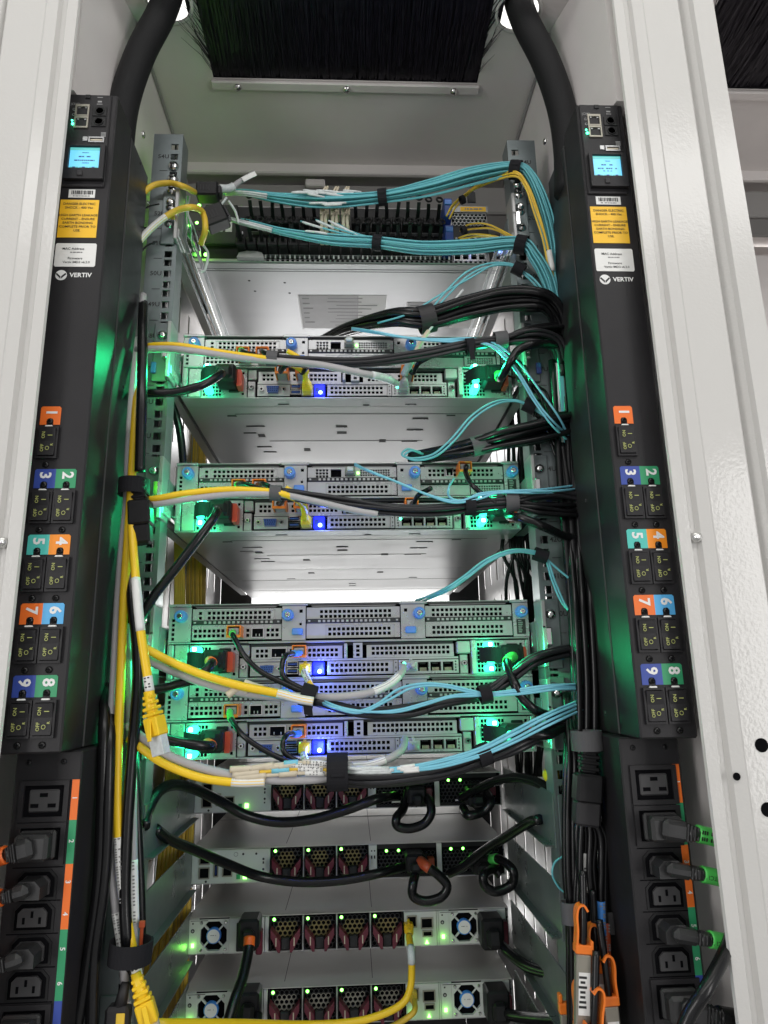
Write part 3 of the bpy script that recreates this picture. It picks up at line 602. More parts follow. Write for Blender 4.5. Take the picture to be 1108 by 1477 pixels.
    if variant == 'upper': hl = LOW(32, 8, 5.4)+LOW(94, 1)+LOW(118, 3, 5.4)
    c = cover(28, 134, 24.4, 42, hl)
    def cage(parent, x0, x1, t0, t1, y=0.0):
        m = MB(); m.plate(X(x0), X(x1), Z(t1), Z(t0), y-0.0024, [((X(x0)+X(x1))/2, (Z(t0)+Z(t1))/2, (x1-x0-2.2)/1000, (t1-t0-2.2)/1000)], M_CHROME, 0.0018, 0.0019, M_VOID)
        m.box(X(x0+5), X(x0+6), y-0.0012, y+0.002, Z(t1-2), Z(t1-5), M_ZINC); m.box(X(x1-6), X(x1-5), y-0.0012, y+0.002, Z(t1-2), Z(t1-5), M_ZINC); m.build('transceiver_cage', parent)
    cage(c, 73, 89.5, 28.5, 40.5); cage(c, 98.5, 113.5, 28.5, 40.5)
    cover(164, 277, 5.2, 18.7, TOP(182, 16)) if variant != 'upper' else None
    if variant == 'upper':
        m = MB(); m.plate(X(164), X(277), Z(18.7), Z(5.2), 0.0, holes(176, 4.2, 4, (9, 13, 17), 0.003)+holes(232, 3.2, 12, (9.5, 12.6, 15.8), 0.0023)+[(X(200), Z(13), 0.0135, 0.0105), (X(218), Z(12.5), 0.013, 0.009)], M_ZINC, 0.004, 0.006, M_VOID); pc = m.build('slot_card', S)
        q = MB(); q.box(X(212), X(224), -0.014, -0.0002, Z(17), Z(8), M_TANS, 0.0012); q.box(X(214), X(222), -0.019, -0.0145, Z(15), Z(10), M_CLEARL, 0.001); q.build('transceiver', pc)
        q = MB(); q.lathe((X(228), -0.0003, Z(13)), [(0.0020, 0), (0.0016, 0.0016)], 12, M_LED); q.build('link_led', pc)
    divider(164, 277); cover(164, 277, 24.4, 42, LOW(192, 14), (187, 270, 26.5, 41.8))
    if variant == 'lower': cover(308, 414, 5.2, 18.7, TOP(318, 16)); divider(308, 414); cover(308, 414, 24.4, 42, LOW(318, 16))
    else:
        c = cover(308, 414, 5.2, 22.5, TOP(320, 4)+TOP(352, 1)+TOP(372, 6)); cage(c, 356, 368, 7.5, 18.5); cage(c, 340, 350, 7.5, 18.5); divider(308, 414, 25)
        m = MB(); m.plate(X(372), X(414), Z(42), Z(28.5), 0.0, holes(377, 3.2, 11, (31.5, 34.7, 37.9), 0.0023), M_ZINC, 0.003, 0.005, M_VOID); m.build('slot_cover', S)
        cover(308, 371.5, 28.5, 42, [], None, 0.004)
    # shelf below the cages
    m = MB(); m.box(X(1.5), X(433), -0.0036, 0.009, Z(46.4), Z(44.6), M_ZINC, 0.0006); m.box(X(96), X(345), -0.0052, -0.0037, Z(47.4), Z(45), M_ZINCD, 0.0005); m.build('cage_shelf', S)
    # power supplies
    def psu(x0, x1, mirror):
        m = MB(); m.plate(X(x0), X(x1), Z(86.6), Z(48), 0.0, [(X(x0+3+4.1*i), Z(52.5+5.1*k), 0.0030, 0.0038) for i in range(int((x1-x0-30)/4.1)) for k in range(7)]+[(X(x1-5), Z(53), 0.0032, 0.0034), (X(x1-5), Z(82), 0.0032, 0.0034)], M_ZINC, 0.002, 0.0055, M_VOID)
        P = m.build('power_supply', S)
        hx = x0+11 if not mirror else x0+13
        q = MB(); z0, z1 = Z(85), Z(49.5)
        q.box(X(hx-5), X(hx+5), -0.024, -0.0002, Z(58.5), Z(50.5), M_GLOW, 0.0022); q.box(X(hx-5), X(hx+5), -0.024, -0.0002, Z(85), Z(77), M_GLOW, 0.0022); q.box(X(hx-4.5), X(hx+4.5), -0.026, -0.0205, Z(77.2), Z(58.3), M_GLOW, 0.002)
        H = q.build('pull_handle', P)
        q = MB(); q.box(X(hx-2.2), X(hx+2.2), -0.0255, -0.0242, Z(56), Z(51.5), M_GLOWH, 0.0005); q.box(X(hx-2.2), X(hx+2.2), -0.0255, -0.0242, Z(84), Z(79.5), M_GLOWH, 0.0005); q.build('handle_led', H)
        q = MB(); q.box(X(x1-23), X(x1-9), -0.003, -0.0002, Z(81), Z(52), M_BLACK, 0.001); q.build('power_inlet', P)
        q = MB(); q.prism([(X(x1-10), Z(80)), (X(x1-4.5), Z(80)), (X(x1-3.5), Z(77)), (X(x1-3.5), Z(60)), (X(x1-5), Z(57)), (X(x1-10), Z(57))], 'y', -0.020, -0.003, M_RED); q.build('release_lever', P)
        for zz in (0.032, 0.008): led_lamp((X(hx)+(-0.006 if not mirror else 0.006), FY-0.056, zu(n)+zz), (0.02, 1.0, 0.36), 0.040 if n < 42 else 0.052, 0.006)
        return P
    psu(26, 84, 0); psu(368, 428, 1)
    for s_, mm in ((-1, 37), (1, 381)): led_spot((X(mm)+s_*0.010, FY-0.066, zu(n)+0.02), (s_*0.262, -0.050, zu(n)+0.005), (0.02, 1.0, 0.32), (0.75 if n > 42 else 0.22) if s_ < 0 else (0.75 if n > 42 else 0.6), 115)
    for a, b_, y_ in ((2, 8, -0.004), (9, 25, -0.002), (361, 367.5, -0.008), (428.4, 432.5, -0.002)): m = MB(); m.box(X(a), X(b_), y_, 0.009, Z(87), Z(47.5), M_ZINC, 0.0008); m.build('bay_wall', S)
    for xx in (90, 353):
        m = MB(); m.box(X(xx-5), X(xx+5), 0.001, 0.009, Z(86.5), Z(64), M_ZINC, 0.0008); m.lathe((X(xx), 0.001, Z(74)), [(0.0036, 0), (0.0036, 0.003), (0.0026, 0.0046)], 14, M_CHROME); m.lathe((X(xx), -0.0037, Z(74)), [(0.0013, 0), (0.0013, 0.0004)], 8, M_VOID); m.build('captive_screw', S)
    m = MB(); m.box(X(344), X(360.8), -0.006, 0.009, Z(63), Z(48.5), M_ZINCD, 0.0012); m.build('air_duct', S); m = MB(); m.box(X(85), X(97), 0.000, 0.009, Z(62), Z(48), M_ZINCD, 0.0012); m.build('air_duct', S)
    # lower cards
    c = cover(99, 207, 51, 66, holes(106, 5.3, 3, (56, 61.8))+holes(146, 1, 1, (56, 61.8))+holes(168, 5.3, 7, (56, 61.8)))
    cage(c, 122, 141, 52.5, 64.5); cage(c, 149.5, 164, 52.5, 64.5)
    m = MB(); m.box(X(98), X(340), -0.001, 0.0095, Z(50.5), Z(48), M_DKGREY); m.box(X(98), X(346), -0.0006, 0.0095, Z(68.5), Z(66.3), M_ZINC); m.build('card_rail', S)
    m = MB(); m.box(X(209), X(213), -0.008, 0.009, Z(66), Z(49), M_ZINC, 0.0006); m.plate(X(220), X(231), Z(66), Z(48.5), -0.006, [(X(225.5), Z(52.5+5*k), 0.0042, 0.0034) for k in range(3)], M_ZINC, 0.005, 0.0049, M_VOID); m.build('card_clamp', S)
    if variant == 'lower': cover(236, 341, 51, 66, holes(244, 5.3, 18, (55, 60.8)))
    else: c = cover(236, 341, 53, 66, holes(244, 5.3, 6, (57, 62.4))+holes(284, 1, 1, (57, 62.4))+holes(300, 5.3, 7, (57, 62.4))); cage(c, 288, 299, 54, 65)
    c = cover(98, 140, 69.3, 85, []); m = MB()
    m.prism([(X(110), Z(73)), (X(126), Z(73)), (X(124.5), Z(81.5)), (X(111.5), Z(81.5))], 'y', -0.0055, -0.0002, M_BLUE if 0 else M_BLUED); m.prism([(X(108.8), Z(72)), (X(127.2), Z(72)), (X(125.4), Z(82.5)), (X(110.6), Z(82.5))], 'y', -0.0012, -0.0001, M_CHROME)
    for r_ in range(3):
        for k in range(5): m.lathe((X(112.5+k*2.7+(0.6 if r_ == 1 else 0)), -0.0055, Z(75+r_*2.4)), [(0.0006, 0), (0.0006, 0.0003)], 6, M_VOID)
    m.build('video_port', c)
    for xx in (103.6, 132.4):
        m = MB(); m.lathe((X(xx), -0.0002, Z(77)), [(0.0031, 0), (0.0031, 0.004)], 6, M_CHROME); m.lathe((X(xx), -0.0042, Z(77)), [(0.0015, 0), (0.0014, 0.0003)], 10, M_VOID); m.build('jack_post', c)
    for t in (72, 80):
        m = MB(); m.plate(X(141), X(154.5), Z(t+3.3), Z(t-3.3), -0.001, [(X(147.75), Z(t), 0.0118, 0.0046)], M_CHROME, 0.009, 0.0088, M_VOID); m.box(X(142.4), X(153.1), -0.0006, 0.004, Z(t+0.9), Z(t-1.2), M_BLUED); m.build('usb_port', S)
    m = MB(); m.plate(X(155.5), X(170.5), Z(85), Z(70), -0.001, [(X(163), Z(77.3), 0.0112, 0.0095)], M_CHROME, 0.009, 0.0088, M_VOID); m.build('network_port', S)
    m = MB(); m.lathe((X(158), -0.001, Z(73)), [(0.0013, 0), (0.001, 0.0008)], 8, M_LED); m.build('link_led', S)
    m = MB(); m.box(X(171.5), X(186), -0.0015, 0.006, Z(85), Z(69.5), M_BGLOW, 0.0012); m.box(X(173.5), X(178), -0.0022, -0.0015, Z(80), Z(74), M_BLUED); I = m.build('locator_button', S)
    m = MB(); m.lathe((X(180), -0.0015, Z(80.8)), [(0.0026, 0), (0.002, 0.0012)], 12, M_BLED); m.build('locator_led', I); led_lamp((X(182), FY-0.030, zu(n)+0.0085), (0.08, 0.14, 1.0), 0.030 if n > 42 else 0.11)
    cover(189, 268, 69.3, 85, holes(195, 5.4, 13, (74, 80.2)), (190, 267, 70, 84.6))
    m = MB(); m.box(X(268.5), X(273), -0.0008, 0.004, Z(85), Z(69.3), M_ZINC); m.text('8', 0.004, (X(270.7), -0.0008, Z(78)), M_INK)
    for t in (72, 82.5): m.box(X(270), X(271.4), -0.0011, -0.0008, Z(t+0.7), Z(t-0.7), M_INK)
    m.build('id_tab', S)
    m = MB(); m.plate(X(274), X(346), Z(85.5), Z(69.5), -0.0012, [(X(288.5+15*k), Z(77.3), 0.0128, 0.0105) for k in range(4)]+[(X(a), Z(72+3.4*k), 0.0018, 0.0018) for a in (277.5, 342.5) for k in range(4)], M_ZINC, 0.010, 0.0098, M_VOID); N = m.build('network_card', S)
    for k in range(4):
        m = MB(); xx = 288.5+15*k
        m.box(X(xx-3.4), X(xx+3.4), 0.0035, 0.0085, Z(74.3), Z(72.2), M_DKGREY); 
        for j in range(6): m.box(X(xx-3.6+j*1.4), X(xx-3.1+j*1.4), 0.001, 0.008, Z(82.4), Z(78.5), M_BEIGE)
        m.build('network_port', N)
    m = MB(); m.lathe((X(280.8), -0.0012, Z(73.4)), [(0.0017, 0), (0.0012, 0.001)], 10, M_LEDT); m.build('link_led', N)
    return S
make_server(47, 'two unit server under the black cable bundle, topmost of four', 'upper')
make_server(43, 'two unit server with grey taped cable run across it, second from top', 'upper')
make_server(39, 'two unit server with empty perforated slots above the aqua loop', 'lower')
make_server(37, 'lowest two unit server, right below its twin without a gap', 'lower')
# slides beside the servers
def make_slide(s, z0, label, depth=0.70, tab=True):
    T = thing('mounting_slide', label, 'mounting slide', (s*0.2335, 0, z0), 'slides beside the equipment'); x = lambda a: (s*(a-0.2335))
    m = MB(); m.box(x(0.2192), x(0.2228), 0.012, depth, 0.018, 0.060, M_GALV, 0.0008); m.box(x(0.2182), x(0.2192), 0.03, depth-0.02, 0.030, 0.048, M_CHROME, 0.0004)
    for zz in (0.018, 0.058): m.box(x(0.2165), x(0.2190), 0.04, depth-0.03, zz, zz+0.002, M_CHROME)
    m.build('slide_bar', T)
    m = MB(); m.box(x(0.2240), x(0.2360), 0.031, depth, 0.0035, 0.0048, M_ZINCD); m.box(x(0.2240), x(0.2252), 0.031, depth, 0.0049, 0.016, M_CHROME); m.box(x(0.2348), x(0.2360), 0.031, depth, 0.0049, 0.016, M_ZINC); m.build('support_rail', T)
    m = MB(); m.box(x(0.2262), x(0.2440), -0.0030, -0.0006, 0.004, 0.084, M_GALV, 0.0008); m.box(x(0.2205), x(0.2258), -0.012, 0.02, 0.006, 0.082, M_ZINCD, 0.001)
    m.box(x(0.2235), x(0.2300), -0.016, -0.0032, 0.030, 0.050, M_CHROME, 0.001); m.box(x(0.219), x(0.2232), -0.008, 0.03, 0.012, 0.024, M_ZINC, 0.001); m.prism([(-0.014, 0.05), (0.01, 0.075), (0.02, 0.072), (0.0, 0.046)], 'x', x(0.2210), x(0.2235), M_CHROME); B = m.build('end_bracket', T)
    m = MB(); m.lathe((0, -0.003, 0.066), [(0.0062, 0), (0.0060, 0.0012), (0.0045, 0.0040), (0.002, 0.005)], 14, M_CHROME); m.build('bracket_screw', B)
    if tab: m = MB(); m.box(x(0.2385), x(0.2450), -0.0065, -0.0034, 0.014, 0.029, M_TAB, 0.001); m.build('release_tab', B)
    return T
for n, nm in ((47, 'topmost server'), (43, 'second server'), (39, 'third server'), (37, 'lowest server')):
    for s in (-1, 1): make_slide(s, zu(n), f"steel slide bracket at the {'left' if s < 0 else 'right'} of the {nm}", tab=not (n == 37))

# ------------------------------------------------------------------ top switch
TY = 0.125
T = thing('core_switch', 'dark many-port switch at the top with cables hanging across it', 'network switch', (0, TY, 2.378))
m = MB(); m.box(-0.219, 0.219, 0.006, 0.56, 0.0008, 0.105, M_ZINCD, 0.001); m.build('chassis', T)
m = MB(); m.box(-0.2185, 0.2185, -0.001, 0.56, -0.0004, 0.0006, M_UNDER)
for y in (0.012, 0.018): m.box(-0.218, 0.218, y, y+0.0008, -0.0007, -0.0004, M_DKGREY)
for xx, y in ((-0.155, .045), (-0.10, .05), (-0.15, .075), (-0.095, .08)): m.lathe((xx, y, -0.0004), [(0.0022, 0), (0.0018, 0.0002)], 10, M_INK, (0, 0, -1))
m.build('base_pan', T)
rnd = random.Random(4)
for x0, y0, w, d in ((-0.082, 0.085, 0.145, 0.11), (0.098, 0.105, 0.12, 0.085)):
    m = MB(); m.box(x0, x0+w, y0, y0+d, -0.0008, -0.0005, M_LABEL); m.box(x0+0.0015, x0+w*0.68, y0+0.0015, y0+d-0.0015, -0.0010, -0.0008, M_GREY)
    for r_ in range(9):
        xx = x0+w*0.30
        m.box(xx+rnd.uniform(0, 0.02), x0+w*rnd.uniform(0.7, 0.95), y0+0.008+r_*d*0.1, y0+0.010+r_*d*0.1, -0.0011, -0.0010, M_INKG)
        if r_ < 6: m.box(x0+0.006, x0+0.006+rnd.uniform(.006, .02), y0+0.008+r_*d*0.14, y0+0.012+r_*d*0.14, -0.0011, -0.0010, M_INKG)
    m.build('regulatory_label', T)
m = MB(); m.box(-0.219, 0.160, 0.002, 0.0055, 0.004, 0.100, M_BLACK)
m.box(-0.219, 0.219, -0.004, 0.006, 0.0008, 0.006, M_ZINCD, 0.0006)
for k in range(52): m.box(-0.145+k*0.0075, -0.141+k*0.0075, -0.0046, -0.0041, 0.002, 0.0046, M_VOID)
m.build('port_panel', T)
m = MB(); m.hexgrill(0.163, 0.217, 0.070, 0.094, 0.0, 0.0062, M_ZINCD, M_VOID, 0.003, 0.78); m.box(0.160, 0.219, 0.0, 0.004, 0.0945, 0.105, M_ZINCD); m.build('vent_grille', T)
m = MB(); m.box(0.176, 0.216, -0.0006, -0.0001, 0.0955, 0.1035, M_WARN); dashes(m, 0.183, 0.211, 0.0995, -0.0006, 0.0026, M_INKG, rnd); m.build('asset_label', T)
for k in range(4):
    m = MB(); xx = 0.168+k*0.0125; m.plate(xx-0.0058, xx+0.0058, 0.008, 0.022, -0.001, [(xx, 0.0145, 0.009, 0.009)], M_ZINC, 0.006, 0.0058, M_VOID); P = m.build('network_port', T)
    m = MB(); m.box(xx-0.004, xx-0.0005, -0.0016, -0.001, 0.0225, 0.0250, M_BLED); m.build('link_led', P)
m = MB(); m.box(0.160, 0.2185, 0.001, 0.005, 0.026, 0.0695, M_BLACK)
for k in range(10): m.box(0.166+k*0.005, 0.169+k*0.005, -0.0004, 0.001, 0.046, 0.0485, M_VOID if k % 2 else M_ZINCD)
m.build('upper_port_panel', T); led_lamp((0.19, TY-0.012, 2.378+0.024), (0.1, 0.2, 1), 0.0012)
for row, z0 in enumerate((0.052, 0.012)):
    for k in range(20):
        xx = -0.158+k*0.0155; beige = k in (8, 9, 10); 
        if k == 0 and row == 0: continue
        m = MB(); m.box(xx-0.0066, xx+0.0066, -0.022-0.003*row, 0.0018, z0+0.002, z0+0.016, M_BLACK if not beige else M_BLACK, 0.0008); m.box(xx-0.0070, xx+0.0070, -0.004, 0.0019, z0-0.0002, z0+0.0015, M_ZINCD)
        m.box(xx-0.0062, xx+0.0062, -0.0235-0.003*row, -0.0221-0.003*row, z0+0.003, z0+0.006, M_DKGREY); P = m.build('transceiver', T)
        if beige:
            for sx in (-1, 1):
                b = MB(); b.box(xx+sx*0.0036-0.0031, xx+sx*0.0036+0.0031, -0.044, -0.0265, z0+0.002, z0+0.0150, M_BEIGE, 0.0009); b.tube(spline([(xx+sx*0.0033, -0.039, z0+0.009), (xx+sx*0.003, -0.055, z0+0.013), (xx+sx*0.0025, -0.060, z0+0.026), (xx+sx*0.0015+0.004, -0.056, z0+0.040)], 4), [0.0030]*5+[0.0026]*4+[0.0016]*4, M_BEIGE, 7); b.build('fibre_plug', P)
        else:
            b = MB(); jit = rnd.uniform(-0.002, 0.002)
            y1 = -0.022-0.003*row; up = rnd.uniform(0.008, 0.016) if row == 0 else rnd.uniform(0.006, 0.012)
            Q = [(xx, y1, z0+0.010), (xx+jit*0.3, y1-0.016, z0+0.014), (xx+jit, y1-0.026, z0+0.014+up*0.55)]
            b.strap(spline(Q, 4), 0.0052, 0.0012, M_BLACK, (1, 0, 0))
            cz = z0+0.014+up*0.55+0.0052; rr = 0.0042
            b.tube([(xx+jit+rr*math.sin(a), y1-0.029-0.004*math.cos(a), cz-0.0068*math.cos(a)) for a in [2*math.pi*i/14 for i in range(15)]], 0.0016, M_BLACK, 5, caps=False); b.build('pull_tab', P)
    for k in range(30):
        xx = -0.152+k*0.0105
        if rnd.random() < 0.8: pass
m = MB()
for k in range(44):
    xx = -0.160+k*0.0073
    m.prism([(xx-0.0014, 0.0065), (xx+0.0014, 0.0065), (xx+0.0007, 0.0118), (xx-0.0007, 0.0118)], 'y', -0.0060, -0.0045, M_LABEL if k % 3 else M_ZINC)
    if k % 2 == 0: m.prism([(xx-0.0010, 0.0505), (xx+0.0010, 0.0505), (xx+0.0005, 0.0548), (xx-0.0005, 0.0548)], 'y', -0.0010, 0.0018, M_ZINC)
m.build('port_marks', T)
for row, z0 in enumerate((0.058, 0.012)):
    m = MB(); xx = 0.1505; m.box(xx-0.0062, xx+0.0062, -0.040, 0.0018, z0, z0+0.030, M_BLUE if 0 else M_BLUED, 0.001); m.box(xx-0.0055, xx+0.0055, -0.042, -0.0395, z0+0.018, z0+0.026, M_BLUE, 0.0006); m.build('blue_module', T)
m = MB(); m.prism([(-0.165, 0.002), (-0.125, 0.002), (-0.128, 0.010), (-0.138, 0.0125), (-0.152, 0.0125), (-0.162, 0.010)], 'y', -0.014, -0.0047, M_ZINCD); m.build('pull_grip', T)
m = MB(); m.box(-0.2165, -0.168, -0.006, 0.0019, 0.03, 0.098, M_DKGREY, 0.001)
for k in range(3): m.box(-0.213+k*0.014, -0.203+k*0.014, -0.0065, -0.006, 0.05, 0.075, M_ZINCD)
m.build('management_module', T)
for x, y, r in ((283, 318, .0026), (296, 320, .0026), (268, 350, .0026), (285, 362, .0034), (296, 364, .0034), (262, 330, .0024), (268, 338, .0024), (286, 293, .0030), (272, 322, .0022)):
    q = at(x, y, TY-0.012); m = MB(); m.lathe((q.x, -0.0068, q.z-2.378), [(r, 0), (r*0.7, 0.001)], 10, M_LED); m.build('status_led', T)
for x, y in ((290, 296), (282, 352)): q = at(x, y, TY-0.03); led_lamp(q, (0.32, 1, 0.03), 0.022)
for s in (-1, 1):
    sl = make_slide(s, 2.318, f"steel shelf slide at the {'left' if s < 0 else 'right'} of the top switch", 0.66, tab=False)

# ------------------------------------------------------------------ one-unit storage switches
DY = 0.25; DZ = {1: 1.5885, 2: 1.4975, 3: 1.4115, 4: 1.3235}; H1 = 0.0436
def lower_body(n, label):
    T = thing('network_switch', label, 'network switch', (-0.0045, DY, DZ[n]), 'one unit switches at the bottom')
    m = MB(); m.box(-0.219, 0.219, 0.008, 0.50, 0.0004, H1-0.0006, M_ZINCD, 0.0008); m.box(-0.219, 0.219, 0.002, 0.0079, 0.0004, H1-0.0006, M_VOID); m.build('chassis', T)
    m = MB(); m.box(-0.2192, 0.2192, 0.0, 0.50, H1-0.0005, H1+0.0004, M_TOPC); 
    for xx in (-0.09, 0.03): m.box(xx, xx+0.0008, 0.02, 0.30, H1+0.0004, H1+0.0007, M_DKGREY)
    m.box(-0.218, 0.218, 0.21, 0.2115, H1+0.0004, H1+0.0012, M_ZINCD)
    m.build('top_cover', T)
    m = MB(); m.box(-0.219, 0.219, -0.001, 0.30, -0.0008, 0.0003, M_ZINC); m.box(-0.219, -0.2175, -0.0005, 0.008, 0.0004, H1-0.0006, M_ZINC); m.box(0.2175, 0.219, -0.0005, 0.008, 0.0004, H1-0.0006, M_ZINC); m.build('base_pan', T)
    return T
X = lambda mm: (mm-219)/1000; Zt = lambda t: H1-t/1000
def fan_module(T, x0, x1, style, lit):
    cx = (x0+x1)/2
    m = MB(); m.box(X(x0), X(x0+1.2), -0.0015, 0.006, Zt(43), Zt(1), M_BLACK); m.box(X(x1-1.2), X(x1), -0.0015, 0.006, Zt(43), Zt(1), M_BLACK)
    sp = (lambda x, z: abs(x-X(cx)) < 0.010 and abs(z-Zt(18)) < 0.010) if style == 'A' else (lambda x, z: abs(x-X(cx+1)) < 0.013 and abs(z-Zt(18)) < 0.012)
    m.hexgrill(X(x0+1.2), X(x1-1.2), Zt(42.6), Zt(1), 0.0, 0.0058 if style == 'A' else 0.0064, M_DKGREY, M_VOID, 0.003, 0.76, sp, M_HEXY if lit else M_TANS); F = m.build('fan_module', T)
    w = (x1-x0)/2
    for s in (-1, 1):
        a = MB()
        e, i_ = cx+s*(w-2.5), cx+s*6.5
        a.prism([(X(e), Zt(12)), (X(e), Zt(22)), (X(i_+s*3), Zt(41)), (X(i_), Zt(41)), (X(i_), Zt(28)), (X(i_+s*2), Zt(25))], 'y', -0.016, -0.0005, M_MAROON); a.box(X(cx+s*(w*0.55))-0.0007, X(cx+s*(w*0.55))+0.0007, -0.0166, -0.016, Zt(33), Zt(23), M_BEIGE); a.build('fan_handle', F)
    a = MB(); a.box(X(cx-6), X(cx+6), -0.009, -0.0006, Zt(40), Zt(26), M_DKGREY, 0.001); a.build('fan_latch', F)
    a = MB(); a.lathe((X(x0+5.5), -0.0005, Zt(5)), [(0.0021, 0), (0.0015, 0.001)], 10, M_LED); a.build('status_led', F)
def divider1(T, x0, x1, dots=False):
    m = MB(); m.box(X(x0), X(x1), -0.0035, 0.006, Zt(43.2), Zt(0.6), M_PANEL, 0.0005)
    if dots:
        for dx in (3.2, 7.2):
            m.lathe((X(x0+dx), -0.0035, Zt(8)), [(0.0011, 0), (0.001, 0.0003)], 8, M_INK); m.box(X(x0+dx-1), X(x0+dx+1), -0.0038, -0.0035, Zt(18), Zt(14), M_INK)
    m.build('bay_divider', T)
def psu_black(T, x0, x1, red):
    m = MB(); m.box(X(x0), X(x1), -0.0005, 0.006, Zt(43.2), Zt(40.5), M_BLACK); m.box(X(x0), X(x1), -0.0008, 0.006, Zt(6.5), Zt(0.8), M_BLACK); m.hexgrill(X(x0), X(x1), Zt(40.5), Zt(6.5), 0.0, 0.0056, M_DKGREY, M_VOID, 0.003, 0.78); P = m.build('power_supply', T)
    for dx in (13, 30): a = MB(); a.lathe((X(x0+dx), -0.0008, Zt(9)), [(0.0019, 0), (0.0014, 0.001)], 10, M_LED); a.build('status_led', P)
    a = MB(); a.box(X(x0+44), X(x0+70), -0.004, -0.0002, Zt(38), Zt(12), M_BLACK, 0.001); a.build('power_inlet', P)
    a = MB(); a.box(X(x1-13), X(x1-4), -0.014, -0.001, Zt(29), Zt(17), M_MAROON if not red else M_RSLV, 0.001); a.build('release_tab', P)
    a = MB(); a.box(X(x0+22), X(x0+34), -0.003, -0.0005, Zt(37), Zt(35), M_LABEL); a.build('power_mark', P)
def jack(P, x0, x1, t0, t1, name, fill=M_VOID):
    m = MB(); m.plate(X(x0), X(x1), Zt(t1), Zt(t0), -0.0048, [((X(x0)+X(x1))/2, (Zt(t0)+Zt(t1))/2, (x1-x0-3)/1000, (t1-t0-3)/1000)], M_TANS, 0.0012, 0.0014, M_VOID)
    if fill != M_VOID: m.box(X(x0+3), X(x1-3), -0.0044, -0.0036, Zt(t1-3), Zt(t0+3), fill)
    m.build(name, P)
def type_a(n, label, red):
    T = lower_body(n, label)
    m = MB(); m.box(X(2), X(109), -0.0032, 0.006, Zt(43), Zt(0.8), M_PANEL, 0.0006)
    for a, t in ((72, 7), (90, 7), (100, 14), (100, 27), (22, 40.5)): m.lathe((X(a), -0.0032, Zt(t)), [(0.0016, 0), (0.0014, 0.0003)], 10, M_INK)
    m.box(X(99), X(101), -0.0035, -0.0032, Zt(20), Zt(17), M_INK); m.box(X(99), X(101), -0.0035, -0.0032, Zt(33), Zt(31), M_INK)
    m.lathe((X(62), -0.0032, Zt(7)), [(0.0030, 0), (0.0030, 0.0002)], 14, M_INKG); m.lathe((X(62), -0.0034, Zt(7)), [(0.0023, 0), (0.0023, 0.0002)], 14, M_PANEL)
    P = m.build('port_panel', T)
    jack(P, 12, 27, 4, 19, 'network_port'); jack(P, 12, 27, 22, 37, 'network_port'); jack(P, 32, 39, 18, 35, 'usb_port', M_BLUED); jack(P, 44, 58, 22, 35, 'console_port')
    for a in (66, 75):
        m = MB(); m.box(X(a-2.6), X(a+2.6), -0.0038, -0.0033, Zt(38.5), Zt(32.5), M_LED if a > 70 else L_GR, 0.0003); m.build('status_led', P)
    led_lamp((X(75)-0.0045, DY-0.012, DZ[n]+0.006), (0.3, 1, 0.1), 0.0012)
    for i in range(3): fan_module(T, 110.5+45.8*i, 154.5+45.8*i, 'A', True)
    for i in range(3): divider1(T, 154.6+45.8*i, 156.2+45.8*i)
    divider1(T, 247, 257.5, True); psu_black(T, 258, 341, red); divider1(T, 341.5, 348.5); psu_black(T, 349, 432, False)
    return T
